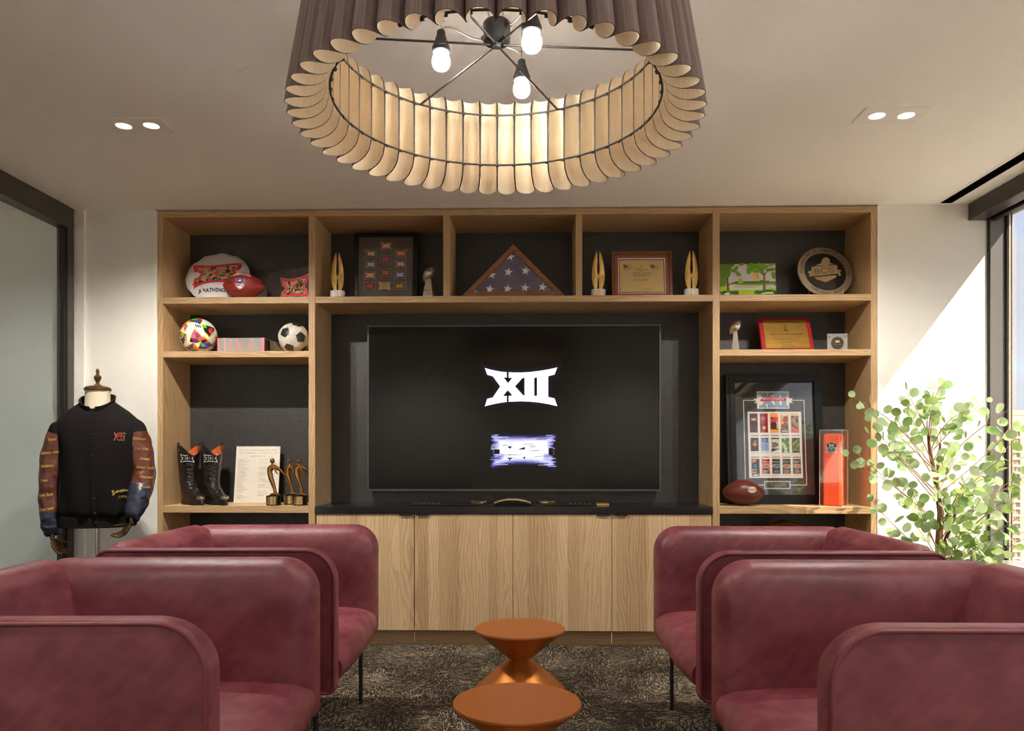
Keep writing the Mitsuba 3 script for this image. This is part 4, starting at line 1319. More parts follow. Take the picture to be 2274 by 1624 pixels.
for r_, (y0, y1) in enumerate(((440, 632), (660, 846), (878, 1074))):
    for k in range(5):
        x0 = 358 + 103 * k + 4 * r_
        x1 = x0 + 78
        base = cols[r_][k]
        ya, yb = (y0, y1) if r_ == 0 else (y0 + 26, y1 - (26 if k < 2 else 8)) if r_ == 1 else (y0 + 22, y1 - 26)
        a.add(BR(x0 - 2, ya - 2, x1 + 2, yb + 2), (212, 196, 170), 3).add(BR(x0, ya, x1, yb), base, 4)
        cell_ = BR(x0 + 2, ya + 2, x1 - 2, yb - 2)
        if r_ > 0:
            a.add(BR(x0, y0, x1, y0 + 6), (72, 60, 54), 4)
            for q in range(4):
                a.add(BR(x0 + 6 + 19 * q, y1 - 12, x0 + 16 + 19 * q, y1 - 7), (120, 110, 104), 4)
        u, v = bz((x0 + x1) / 2, (ya + yb) / 2)
        def pic(*pal, n=5, y=0, h=1.0, s=0):
            g = affinity.scale(cell_, .92, h, origin=(u, v))
            g = affinity.translate(g, 0, y)
            for i, col in enumerate(pal):
                a.add(g.intersection(blobs(n, 300 + 50 * r_ + 7 * k + i + s, g, .004, .010)), col, 5 + i)
        if (r_, k) == (0, 0):
            pic((40, 20, 20), (110, 30, 30), (86, 28, 24))
            a.add(logo(.036, u, v + .024), (226, 190, 150), 9)
        elif (r_, k) == (0, 1):
            a.add(BR(x0 + 4, ya + 96, x1 - 4, yb - 26), (120, 34, 62), 5).add(Point(u, v - .032).buffer(.012, 3), (240, 168, 60), 6)
            for q in range(4):
                a.add(BR(x0 + 6, ya + 34 + 9 * q, x1 - 22, ya + 37 + 9 * q), (226, 180, 170), 5)
        elif (r_, k) == (0, 2):
            a.add(BR(x0 + 6, ya + 36, x1, yb - 32), (52, 30, 36), 5).add(Point(u + .008, v + .010).buffer(.030, 16).intersection(cell_), (206, 62, 70), 6).add(Point(u - .006, v - .018).buffer(.024, 16).intersection(cell_), (70, 30, 30), 7)
            a.add(BR(x1 - 16, ya + 80, x1 - 4, yb - 40), (240, 190, 90), 8)
        elif (r_, k) == (0, 3):
            pic((70, 60, 40), (40, 40, 46), (120, 90, 40), (150, 44, 40), n=4, h=.7)
            a.add(BR(x0 + 4, ya + 2, x1 - 4, ya + 18), (238, 230, 214), 9).add(BR(x0, yb - 30, x1, yb), (24, 22, 22), 8).add(BR(x0 + 5, yb - 22, x1 - 5, yb - 8), (240, 236, 228), 9)
        elif (r_, k) == (0, 4):
            a.add(BR(x0, ya, x1, ya + 22), (222, 196, 150), 6).add(BR(x0, yb - 24, x1, yb), (214, 74, 52), 8)
            pic((96, 90, 50), (190, 110, 80), (90, 40, 30), n=4, h=.75)
        elif (r_, k) == (1, 0):
            pic((66, 60, 44), (30, 28, 24), n=5)
            a.add(BR(x0 + 34, ya + 26, x0 + 50, yb - 44), (232, 122, 60), 8).add(BR(x0 + 16, ya + 60, x0 + 66, ya + 72), (232, 140, 90), 9)
        elif (r_, k) == (1, 1):
            a.text('XII', .026, u, v + .016, (60, 62, 84), 6, bold=True, sx=.8)
            for q in range(5):
                a.add(BR(x0 + 12 + 5 * (q % 2), ya + 66 + 12 * q, x1 - 12, ya + 69 + 12 * q), (84, 92, 140), 5)
        elif (r_, k) == (1, 2):
            a.add(BR(x0, ya, x1, ya + 12), (40, 40, 36), 5).add(Point(u, v + .006).buffer(.026, 18), (232, 228, 214), 5).add(BR(x0, yb - 40, x1, yb), (60, 66, 84), 6).add(Polygon([bz(x0, yb - 10), bz(x1, yb - 36), bz(x1, yb), bz(x0, yb)]), (230, 226, 214), 7)
            pic((40, 38, 36), (120, 116, 108), n=3, h=.45, s=3)
        elif (r_, k) == (1, 3):
            pic((92, 150, 92), (196, 214, 180), (70, 120, 70), n=9)
            a.add(Point(u + .01, v - .008).buffer(.007), (160, 60, 50), 9)
        elif (r_, k) == (1, 4):
            pic((60, 54, 56), (168, 150, 140), (90, 120, 66), n=6)
            a.add(BR(x0, yb - 30, x1, yb - 26), (236, 230, 220), 9)
        elif (r_, k) == (2, 0):
            for q, col in enumerate(((232, 150, 60), (60, 130, 180), (226, 196, 100))):
                a.add(BR(x0 + 6, ya + 6 + 48 * q, x0 + 46, ya + 46 + 48 * q), col, 5).add(affinity.translate(blobs(2, 70 + q, rect(0, 0, .016, .016), .0025, .0045), *bz(x0 + 12, ya + 40 + 48 * q)), (40, 26, 30), 6)
            a.add(BR(x0 + 2, y1 - 22, x1 - 2, y1 + 2), (52, 60, 96), 5).add(BR(x0 + 12, y1 - 17, x1 - 12, y1 - 3), (238, 232, 226), 6)
        else:
            pic((30, 28, 30), (120, 50, 40) if k > 2 else base, n=4)
            a.text('FOOTBALL', .0066, *bz((x0 + x1) / 2, ya + 34), (240, 226, 220), 9, bold=True)
            a.add(affinity.scale(Point(u, v + .002).buffer(.022, 8), 1.1, .62), (222, 214, 208), 8).add(affinity.scale(Point(u, v + .002).buffer(.018, 8), 1.1, .55), (170, 60, 50) if k != 2 else (48, 56, 96), 9)
            a.text('BIG 12', .006, u, v, (244, 238, 230), 10, bold=True)
            for q in range(3):
                a.add(BR(x0 + 14, yb - 34 + 10 * q, x1 - 14, yb - 31 + 10 * q), (230, 220, 214), 9)
a.add(BR(488, 1122, 748, 1202), W_, 2).add(BR(496, 1130, 740, 1194), (44, 40, 36), 3).add(BR(502, 1136, 734, 1188).difference(BR(504, 1138, 732, 1186)), (170, 160, 140), 4)
for s, y in (('To Those Big 12 Conference', 1154), ('Football Championship Games', 1169), ('1996 - 2010', 1183)):
    a.text(s, .0058, *bz(617, y), (220, 212, 196), 4)
place_art(tk, a, -.0064)
tk.part('pane', box(-.262, .262, -.0175, -.0165, .054, .808), 'clear_pane')

# ---- brown football
a = Art()
bd = Polygon([(-.028, .012), (-.020, .014), (-.018, .019), (.018, .019), (.020, .014), (.028, .012), (.028, -.012), (.018, -.014), (.012, -.021), (-.012, -.021), (-.018, -.014), (-.028, -.012)])
a.add(affinity.translate(affinity.scale(bd, 1.05, 1), .032, .022), (196, 178, 150), 1)
a.text('PRO DAY', .010, .032, .017, (120, 58, 50), 2, bold=True)
football('dark brown football with a pale badge, in front of the framed tickets', (92, 36, 30), at(1.358, .11, .883 + .0835, 2, 0, 1), laces=False, art=a)

# ---- orange pylon in a clear case
py = Thing('pylon_case', 'clear display case holding an upright orange pylon with a black XII shield', 'display case', None, at(1.925, .10, .883, -36))
for n_, q in (('front_pane', box(-.068, .068, -.068, -.0665, 0, .48)), ('side_pane', box(.0665, .068, -.0665, .0665, 0, .48)), ('side_pane', box(-.068, -.0665, -.0665, .0665, 0, .48)), ('back_pane', box(-.068, .068, .0665, .068, 0, .48)),
              ('top_pane', box(-.0665, .0665, -.0665, .0665, .4785, .48))):
    py.part(n_, q, 'clear_pane')
mat('acrylic_edge', (226, 206, 200), .25, spec=.6)
ed = [box(sx * .068 - .0011, sx * .068 + .0011, sy * .068 - .0011, sy * .068 + .0011, 0, .481) for sx in (-1, 1) for sy in (-1, 1)]
ed += [box(-.069, .069, s * .068 - .0011, s * .068 + .0011, z_, z_ + .002) for s in (-1, 1) for z_ in (0, .479)] + [box(s * .068 - .0011, s * .068 + .0011, -.069, .069, z_, z_ + .002) for s in (-1, 1) for z_ in (0, .479)]
py.part('edge', cat(*ed), 'acrylic_edge')
pn = Thing('pylon', 'orange foam goal line pylon with a black XII shield badge, inside the clear case', 'pylon', None, at(1.925, .10, .883, -36))
mat('pylon_orange', (246, 92, 44), .55, spec=.4)
rings = [[(u, v, q) for u, v in rr(-w, w, -w, w, (r,) * 4, 4)] for q, w, r in ((.003, .048, .008), (.012, .051, .009), (.44, .051, .009), (.452, .048, .011), (.457, .040, .010))]
pn.part('body', loft(rings), 'pylon_orange', 40)
a = Art()
s1_ = Polygon([(-.029, .028), (-.012, .032), (0, .038), (.012, .032), (.029, .028), (.029, -.012), (.018, -.026), (0, -.032), (-.018, -.026), (-.029, -.012)])
a.add(rect(-.040, -.055, .040, .055).difference(rect(-.0385, -.0535, .0385, .0535)), (222, 74, 34), 1)
a.add(s1_.buffer(.002), (214, 206, 200), 2).add(s1_, (30, 28, 28), 3).add(rect(-.029, -.003, .029, -.001), (214, 206, 200), 4)
a.add(LineString([(-.014, .026), (-.008, .012), (0, .024), (.008, .012), (.014, .026)]).buffer(.0022), (214, 206, 200), 4).add(LineString([(-.013, .008), (.013, .008)]).buffer(.001), (214, 206, 200), 4)
a.add(logo(.056, 0, -.012, grow(XIIF, .05)), (214, 206, 200), 5).add(logo(.050, 0, -.012), (30, 28, 28), 6)
me, c = picture(a)
me.apply_translation([0, -.0515, .365])
pn.part('badge', me, 'print', False, c)
pn.part('badge', xf(me, rz=90), 'print', False, c)

# ---- bronze football under the right shelf
bb = Thing('bronze_football', 'bronze textured football trophy partly hidden under the lower right shelf', 'trophy', None, at(1.632, .16, .1012))
mat('bronze_pebbled', mikit.proc(lambda p, n, uv: mikit.mix(L3(150, 124, 76), L3(70, 54, 30), noise(p.x * 260, p.y * 260, p.z * 260))), .35, .8)
prof = [(float(foot_r(q * .15, .30, .09)), q * .15) for q in np.linspace(-1, 1, 33)]
prof[0], prof[-1] = (0.0, -.15), (0.0, .15)
bb.part('ball', xf(xf(lathe(prof, 40), ry=90), 0, 0, .60), 'bronze_pebbled', True)
bb.part('stem', lathe([(0, .03), (.06, .03), (.035, .10), (.024, .30), (.04, .50), (.05, .53), (0, .535)], 32), 'bronze_pebbled', 40)
bb.part('base', bbox(-.11, .11, -.09, .09, 0, .032, .003), 'gloss_black')
bb.part('seam', xf(tube([(x, -math.sqrt(max(0, 1)) * foot_r(x, .30, .09) * math.cos(.9), foot_r(x, .30, .09) * math.sin(.9)) for x in np.linspace(-.145, .145, 30)], .0018, 6), 0, 0, .60), 'bronze_metal', True)

# ---- lower left shelf: boots, sheet, statuettes
mat('boot_leather', mikit.proc(lambda p, n, uv: L3(30, 25, 23) * (.8 + .4 * fbm(p.x * 60, p.y * 60, p.z * 60))), .24, spec=.6)
bumped('boot_leather', lambda p, n, uv: fbm(p.x * 24, p.y * 24, p.z * 85, 3), .008, 2e-3)
mat('boot_lining', (176, 84, 38), .7)
mat('boot_sole', (20, 17, 16), .4)


def boot(x, y, rz, label):
    t = Thing('cowboy_boot', label, 'boot', None, at(x, y, .883, rz))
    rings = []                                                         # toe towards -y, slightly turned to the right
    for z, cy, rx_, ry_ in ((.012, -.055, .042, .120), (.030, -.052, .045, .122), (.055, -.040, .046, .112), (.085, -.012, .045, .088), (.115, .012, .046, .066), (.15, .022, .049, .058), (.20, .022, .054, .058), (.25, .020, .060, .062), (.30, .018, .066, .066)):
        rings.append(ell((0, cy, z), rx_, ry_, 48, p=2.2))
    n_ = 48
    tt = np.arange(n_) * 2 * PI / n_
    dip = .065 * np.clip(-np.sin(tt), 0, 1) ** 3 + .045 * np.clip(np.sin(tt), 0, 1) ** 3
    for z, k, cy, rx_, ry_ in ((.335, .55, .016, .069, .068), (.385, 1.0, .014, .072, .069)):
        q = ell((0, cy, z), rx_, ry_, n_, p=2.1)
        q[:, 2] -= dip * k
        rings.append(q)
    r0 = rings[0].copy()
    for q in rings[:3]:                                                # narrow squared toe
        f = np.clip((-.09 - q[:, 1]) / .085, 0, 1)
        q[:, 0] *= 1 - .42 * f
    t.part('upper', loft(rings, True, False), 'boot_leather', 60)
    inner = [np.column_stack([(q[:, 0]) * .955, (q[:, 1] - .014) * .955 + .014, q[:, 2] - .001]) for q in (rings[-1], rings[-2], rings[-3])]
    t.part('lining', loft(inner, False, True), 'boot_lining', True)
    sole = [rings[0].copy(), rings[0].copy(), rings[0].copy()]
    sole[0] = np.column_stack([rings[0][:, 0] * 1.05, (rings[0][:, 1] + .055) * 1.04 - .055, np.full(48, .004)])
    sole[1] = sole[0] + [0, 0, .009]
    t.part('sole', loft(sole[:2]), 'boot_sole')
    t.part('heel', loft([ell((0, .035, 0), .033, .032, 32, p=2.6), ell((0, .035, .022), .037, .036, 32, p=2.6)]), 'boot_sole', 40)
    tip = rings[1].copy()
    cap = [np.column_stack([q[:, 0] * 1.02, (q[:, 1] + .055) * 1.015 - .055, q[:, 2]]) for q in rings[:3]]
    a_ = [c_[(c_[:, 1] < -.135)] for c_ in cap]
    k0 = min(len(q) for q in a_)
    t.part('toe_cap', xf(ellipsoid((0, -.146, .048), (.027, .030, .017), 3), 0), 'silver', True)
    for s in (-1, 1):
        t.part('pull_strap', tube([(s * .070, .014 - .012, .345), (s * .074, .014, .385), (s * .073, .014, .402), (s * .066, .014, .402), (s * .064, .014, .35)], [.0032] * 5, 8), 'boot_sole', 40)
    a = Art()
    w_ = .066
    a.add(logo(w_, 0, .30, grow(XIIF, .10)), (232, 230, 228), 1).add(logo(w_, 0, .30, grow(XIIF, .045)), (20, 18, 18), 2)
    a.add(logo(w_ * .98, 0, .30, XIIF.difference(XII)), (232, 230, 228), 3)
    m, c = bend(a, lambda x_, z_: .016 - .0665 * np.sqrt(np.maximum(1 - (x_ / .0665) ** 2, .02)) - .003, .008)
    m.apply_translation([0, -.016, 0])
    t.part('badge', xf(xf(m, rz=-34), 0, .016, 0), 'print', False, c)


boot(-2.228, .165, 50, 'left black leather cowboy boot with a white XII badge, against the shelf side')
boot(-2.075, .165, 50, 'right black leather cowboy boot with a white XII badge, next to the printed sheet')

st = Thing('printed_sheet', 'white lettered sheet listing inaugural office staff, leaning behind the bronze statuettes', 'printed sheet', None, at(-1.836, .285, .883, 0, -8))
mat('sheet_white', (244, 238, 226), .5)
st.part('panel', bbox(-.150, .150, -.002, .002, 0, .384, .0006), 'sheet_white')
a = Art()
tx = (206, 188, 160)
for s, y, h in (('Big 12 Conference Inaugural Office Staff,', .352, .0115), ('Principal Benefactors - Construction Team', .334, .0115), ('January 18, 1997', .312, .0105)):
    a.text(s, h, 0, y, tx, 1, sx=.82)
rngs = random.Random(8)
for x, lines in ((-.132, [(.290 - .0105 * k, rngs.uniform(.035, .075)) for k in range(26) if k not in (22,)]), (.010, [(.290 - .0105 * k, rngs.uniform(.04, .075)) for k in range(24) if k not in (3, 7, 11, 15, 19)])):
    for y, w_ in lines:
        u = x
        while u < x + w_:
            d = rngs.uniform(.004, .012)
            a.add(rect(u, y, min(u + d, x + w_), y + .0036), tx, 1)
            u += d + .0025
me, c = picture(a)
me.apply_translation([0, -.0021, 0])
st.part('lettering', me, 'print', False, c, stuff=True)


def statuette(x, y, label):
    t = Thing('winged_statuette', label, 'trophy', 'bronze winged statuettes on the lower left shelf', at(x, y, .883, 4))
    t.part('base', lathe([(0, 0), (.044, 0), (.0455, .002), (.0455, .060), (.044, .0625), (.026, .063), (.026, .067), (0, .067)], 40), 'gloss_black', 35)
    pl_ = loft([[(.0462 * math.sin(b_), -.0462 * math.cos(b_), q) for b_ in np.linspace(-.75, .55, 15)] for q in (.006, .057)], False, False, False)
    t.part('plate', pl_, 'gold_satin', True)
    body_ = [(.012, .067, .034, .012), (.006, .074, .026, .014), (.010, .080, .010, .010), (.006, .105, .010, .0095), (-.004, .135, .013, .012), (-.015, .165, .0155, .014), (-.022, .195, .016, .014), (-.024, .215, .0155, .0125), (-.020, .232, .020, .013), (-.014, .245, .021, .013), (-.010, .256, .012, .010), (-.009, .264, .006, .006), (-.009, .270, .0055, .0055)]
    t.part('figure', loft([ell((x_, 0, z_), rx_, ry_, 24) for x_, z_, rx_, ry_ in body_]), 'bronze_metal', 60)
    t.part('head', ellipsoid((-.008, -.001, .284), (.0145, .0145, .0165), 3), 'bronze_metal', True)
    wing = loft([ell((x_, y_, z_), .002 + w_ * .25, w_, 20, 'x') for x_, y_, z_, w_ in ((-.006, .004, .246, .013), (.010, .012, .244, .014), (.030, .018, .232, .013), (.050, .022, .214, .010), (.066, .024, .194, .006), (.074, .024, .182, .002))])
    t.part('wing', wing, 'bronze_metal', True)
    a2 = loft([ell((x_, y_, z_), r_, r_ * .8, 14, 'z') for x_, y_, z_, r_ in ((.004, -.012, .246, .009), (.014, -.018, .226, .007), (.024, -.022, .208, .005), (.034, -.022, .198, .003))])
    t.part('wing', a2, 'bronze_metal', True)


statuette(-1.645, .075, 'bronze winged statuette on a black base in front of the white sheet, leftmost of three')
statuette(-1.560, .165, 'bronze winged statuette on a black base, set farther back between two others')
statuette(-1.476, .085, 'bronze winged statuette on a black base beside the oak upright, rightmost of three')

# ---- championship belt on the counter
be = Thing('championship_belt', 'black leather championship belt with gold plates lying on the black counter', 'belt', None, at(-.112, .17, .881))
mat('belt_leather', (20, 18, 18), .4)
top_ = [(-.68, .009), (-.40, .009), (-.20, .010), (-.135, .006), (-.115, .010), (-.07, .026), (0, .034), (.07, .026), (.115, .010), (.135, .006), (.2, .010), (.4, .009), (.62, .009)]
def strap(pts, w, t0):
    x = np.interp(np.linspace(0, len(pts) - 1, 90), range(len(pts)), [p_[0] for p_ in pts])
    z = np.interp(np.linspace(0, len(pts) - 1, 90), range(len(pts)), [p_[1] for p_ in pts])
    k = np.ones(7) / 7
    z = np.convolve(np.pad(z, 3, mode='edge'), k, 'valid')
    return loft([[(a_, -w, b_ - t0), (a_, w, b_ - t0), (a_, w, b_), (a_, -w, b_)] for a_, b_ in zip(x, z)])
be.part('strap', strap(top_, .075, .006), 'belt_leather', 30)
arcp = [(x_, .0385 - 1.55 * x_ * x_) for x_ in np.linspace(-.118, .118, 31)]
be.part('main_plate', loft([[(a_, -.095, b_ - .003), (a_, .095, b_ - .003), (a_, .095, b_ + .004), (a_, -.095, b_ + .004)] for a_, b_ in arcp]), 'gold', 30)
be.part('plate_inlay', loft([[(a_ * .72, -.08, b_ + .003), (a_ * .72, .08, b_ + .003), (a_ * .72, .08, b_ + .0065), (a_ * .72, -.08, b_ + .0065)] for a_, b_ in [(x_, .0385 - 1.55 * (x_ * .72) ** 2) for x_ in np.linspace(-.118, .118, 31)]]), 'silver', 30)
for s in (-1, 1):
    be.part('side_plate', loft([ell((s * .222, 0, q), r, r * 1.35, 40) for q, r in ((.009, .054), (.016, .057), (.023, .050), (.028, .036), (.030, .010))]), 'gold', 40)
    st_ = [ellipsoid((s * .222 + .048 * math.cos(q), .062 * math.sin(q), .022), (.0045,) * 3, 1) for q in np.arange(24) * 2 * PI / 24]
    be.part('side_plate_bead', cat(*st_), 'gold', True, stuff=True)
for k in range(6):
    for y_ in (-.035, .02):
        be.part('snap', xf(lathe([(0, 0), (.0045, 0), (.004, .0025), (0, .0035)], 12), -.640 + .031 * k + (.006 if y_ > 0 else 0), y_ - .02, .009), 'gold', True)
for k in range(5):
    for y_ in (-.06, -.02):
        be.part('snap', xf(lathe([(0, 0), (.0045, 0), (.004, .0025), (0, .0035)], 12), .372 + .031 * k, y_, .0095), 'gold', True)
be.part('end_tip', bbox(.535, .618, -.08, .078, .0, .016, .002), 'gold', 30)


# ================================================================ mannequin and varsity jacket
JX, JY, JR = -2.46, -.50, 12
mat('linen', mikit.proc(lambda p, n, uv: L3(228, 214, 188) * (.93 + .12 * noise(p.x * 700, p.y * 700, p.z * 700))), .85, spec=.1)
mat('aged_bronze', mikit.proc(lambda p, n, uv: mikit.mix(L3(128, 98, 62), L3(66, 46, 28), fbm(p.x * 50, p.y * 50, p.z * 120))), .32, .75)
mn = Thing('mannequin', 'cream dress form with bronze finial and wooden hands on a metal pole, wearing the jacket', 'mannequin', None, at(JX, JY, 0, JR))
mn.part('neck', loft([ell((0, 0, z), r, r * .92, 40) for z, r in ((1.41, .080), (1.47, .070), (1.50, .067), (1.54, .0655), (1.574, .066))]), 'linen', 50)
mn.part('torso', loft([ell((0, .005, z), a_, b_, 40) for z, a_, b_ in ((.89, .08, .07), (.92, .12, .09), (1.10, .13, .095), (1.30, .11, .09), (1.40, .086, .080), (1.445, .076, .068))]), 'linen', 50)
mn.part('cap', lathe([(0, 1.572), (.068, 1.572), (.0705, 1.576), (.0695, 1.584), (.062, 1.592), (.040, 1.598), (.020, 1.602), (0, 1.602)], 40), 'aged_bronze', 35)
mn.part('finial', lathe([(0, 1.60), (.018, 1.60), (.016, 1.606), (.009, 1.612), (.0085, 1.620), (.012, 1.626), (.018, 1.640), (.0195, 1.650), (.015, 1.656), (.011, 1.659), (.008, 1.662), (.0075, 1.675), (.010, 1.678), (.010, 1.682), (.0075, 1.685), (.008, 1.690), (.005, 1.696), (0, 1.697)], 28), 'aged_bronze', 40)
mn.part('pole', tube([(0, 0, .02), (0, 0, .86)], .0125, 20), 'silver', 40)
mn.part('base', lathe([(0, 0), (.15, 0), (.152, .004), (.14, .012), (.03, .02), (.014, .03), (0, .03)], 40), 'matte_black', 40)


def capsule(p0, p1, r0, r1):
    a_, b_ = trimesh.creation.icosphere(subdivisions=1), trimesh.creation.icosphere(subdivisions=1)
    return trimesh.convex.convex_hull(np.vstack([a_.vertices * r0 + np.asarray(p0), b_.vertices * r1 + np.asarray(p1)]))


def hand(M, mirror=1):
    """wooden articulated hand, wrist at the origin, fingers towards -z, palm facing -y, thumb at -x*mirror"""
    ms = [capsule((0, 0, .004), (0, 0, -.014), .013, .014)]
    ms.append(trimesh.convex.convex_hull(np.vstack([trimesh.creation.icosphere(subdivisions=1).vertices * r + np.array([x * w, 0, z]) for z, w, r in ((-.020, .014, .009), (-.05, .026, .010), (-.074, .027, .009)) for x in (-1, 1)])))
    for i, (x, ln, sp) in enumerate(((-.029, .062, -.10), (-.010, .072, -.03), (.010, .068, .03), (.028, .053, .11))):
        p = np.array([x, 0, -.082])
        a0 = .35 + .10 * i
        for k, f in enumerate((.45, .32, .23)):
            d = np.array([math.sin(sp), -math.sin(a0 + .38 * k), -math.cos(a0 + .38 * k)])
            q = p + d * ln * f
            ms.append(capsule(p + d * .003, q - d * .002, .0078 - .0010 * k, .0072 - .0012 * k))
            p = q
    p = np.array([-.026, -.004, -.03])
    for k, (f, d) in enumerate(((.030, (-.62, -.45, -.62)), (.026, (-.35, -.60, -.72)), (.020, (-.15, -.70, -.70)))):
        d = np.array(d) / np.linalg.norm(d)
        q = p + d * f
        ms.append(capsule(p, q, .0088 - .001 * k, .0080 - .0012 * k))
        p = q
    m = cat(*ms)
    if mirror < 0:
        m.vertices = m.vertices * [-1, 1, 1]
        m.invert()
    m.apply_scale(.88)
    m.apply_transform(np.array(M.matrix))
    o = np.array(M.matrix)[:3, 3]
    return cat(m, capsule(o, o + [0, 0, .042], .0125, .011))


mn.part('hand', hand(T().translate([-.219, -.046, .742]).rotate([0, 1, 0], -34).rotate([0, 0, 1], 58).rotate([1, 0, 0], 8), -1), 'aged_bronze', 40)
mn.part('hand', hand(T().translate([.224, -.158, .828]).rotate([0, 1, 0], 48).rotate([0, 0, 1], -58).rotate([1, 0, 0], 10), 1), 'aged_bronze', 40)

mat('wool_black', mikit.proc(lambda p, n, uv: L3(22, 19, 19) * (.75 + .5 * noise(p.x * 600, p.y * 600, p.z * 600))), .95, spec=.1, sheen=.25)
mat('knit_black', mikit.proc(lambda p, n, uv: L3(26, 23, 23) * (.7 + .6 * sst(.3, .7, noise(p.x * 260 + p.y * 260, 0.0, p.z * 30)))), .95, spec=.1)
mat('leather_brown', mikit.proc(lambda p, n, uv: mikit.mix(L3(98, 52, 38), L3(70, 34, 24), fbm(p.x * 30, p.y * 30, p.z * 30))), .30, spec=.55)
bumped('leather_brown', lambda p, n, uv: fbm(p.x * 26, p.y * 26, p.z * 34, 3), .006, 2e-3)
mat('leather_navy', mikit.proc(lambda p, n, uv: mikit.mix(L3(44, 48, 66), L3(26, 28, 42), fbm(p.x * 30, p.y * 30, p.z * 30))), .30, spec=.55)
bumped('leather_navy', lambda p, n, uv: fbm(p.x * 24, p.y * 24, p.z * 40, 3), .008, 2e-3)
jk = Thing('varsity_jacket', 'black wool varsity jacket with brown and navy leather sleeves and gold script names', 'jacket', None, at(JX, JY, 0, JR))
JB = np.array([(.862, .192, .140, 0), (.872, .202, .156, 0), (.90, .205, .160, 0), (1.0, .208, .156, 0), (1.12, .210, .153, 0), (1.25, .217, .150, 0), (1.32, .230, .144, .004), (1.36, .231, .136, .006), (1.395, .216, .126, .009), (1.43, .186, .112, .012), (1.455, .160, .098, .014), (1.485, .118, .084, .012), (1.505, .092, .078, .008), (1.515, .080, .074, .006)])
rings = []
for z, a_, b_, cy in JB:
    q = ell((.012 * min(1, max(0, (1.45 - z) / .15)), cy, z), a_, b_, 72, p=2.25)
    th = np.arctan2(q[:, 1], q[:, 0])
    f = .006 * np.sin(th * 7 + z * 9) * np.clip((1.45 - z) / .2, 0, 1) + .004 * np.sin(th * 13 - z * 23) * np.clip((1.1 - z) / .2, 0, 1)
    q[:, 0] *= 1 + f / .2
    q[:, 1] += f * np.sign(q[:, 1] - cy)
    tl = np.clip((z - 1.44) / .075, 0, 1)
    q[:, 2] -= tl * .050 * np.clip(-np.sin(th), 0, 1) ** 1.5
    q[:, 1] -= tl * .010 * np.clip(-np.sin(th), 0, 1)
    rings.append(q)
jk.part('body', loft(rings, False, False), 'wool_black', 60)


def jy(x, z):
    """front of the jacket body"""
    a_, b_, cy = (np.interp(z, JB[:, 0], JB[:, k]) for k in (1, 2, 3))
    return cy - b_ * np.maximum(1 - np.abs((x - .012) / a_) ** 2.25, .02) ** (1 / 2.25)


jk.part('hem_band', loft([ell((0, 0, z), a_, b_, 64, p=2.25) for z, a_, b_ in ((.800, .196, .138), (.803, .202, .143), (.86, .205, .146), (.866, .200, .142))], False, False), 'knit_black', 50)
# stand-up collar, open at the throat
cr = []
for z0, k in ((1.500, 0), (1.530, .5), (1.560, 1.0)):
    q = []
    for an in np.linspace(-PI * .5 + .16, PI * 1.5 - .16, 49):
        back = .5 + .5 * math.sin(an)
        r = .086 + .010 * k
        q.append((r * math.cos(an) * .98, r * .92 * math.sin(an) + .004 - .012 * (1 - back), z0 - (1 - back) ** 1.4 * (.052 + .034 * k)))
    cr.append(q)
outer = np.array(cr)
inn = outer.copy()
inn[:, :, :2] *= .90
shell = np.concatenate([outer, inn[::-1]], 0)
jk.part('collar', loft(np.concatenate([shell, shell[:1]], 0).transpose(1, 0, 2)[:, :-1], True, True), 'wool_black', 50)
px_ = lambda z: .010 + (1.45 - z) * .045
jk.part('placket', loft([[(px_(z) - .016, jy(px_(z) - .016, z) - .0025, z), (px_(z) + .012, jy(px_(z) + .012, z) - .0035, z), (px_(z) + .012, jy(px_(z) + .012, z) + .01, z), (px_(z) - .016, jy(px_(z) - .016, z) + .01, z)] for z in np.linspace(.87, 1.44, 24)]), 'wool_black', 40)
for z in (1.425, 1.316, 1.20, 1.07, .964, .885, .835):
    y0 = jy(px_(z), z) - .004 if z > .87 else -.148
    jk.part('snap_button', xf(lathe([(0, -.002), (.0078, -.002), (.008, .001), (.006, .003), (.003, .0022), (0, .0022)], 20), px_(z), y0, z, rx=90), 'satin_black_frame', 35)
a = Art()
a.add(Polygon([(-.178, .952), (-.167, .950), (-.146, 1.048), (-.157, 1.050)]), (34, 38, 56), 3).add(Polygon([(-.1735, .955), (-.171, .9545), (-.150, 1.046), (-.1525, 1.047)]), (12, 12, 16), 6)
m, c = bend(a, lambda x, z: jy(x, z) - .004, .02)
jk.part('pocket', m, 'print_gloss', False, c)
a = Art()
a.text('XII', .040, .152, 1.288, (206, 168, 108), 2, bold=True, sx=.62).text('XII', .036, .152, 1.290, (60, 22, 22), 3, bold=True, sx=.60).text('BIG', .015, .148, 1.306, (176, 50, 40), 5, bold=True)
m, c = bend(a, lambda x, z: jy(x, z) - .004, .02)
jk.part('chest_logo', m, 'print', False, c)
a = Art()
gold_thread = (222, 182, 92)
for i, ch in enumerate('Inaugural'):
    an = math.radians(150 - 13 * i)
    a.text(ch, .015 if i else .024, .170 + .050 * math.cos(an), .965 + .038 * math.sin(an) + .0, gold_thread, 2, shear=.25, rot=(an - PI / 2) * .45)
a.text('1996', .014, .166, .966, (172, 140, 70), 2, shear=.2, sx=.85)
m, c = bend(a, lambda x, z: jy(x, z) - .004, .02)
jk.part('script_embroidery', m, 'print', False, c)


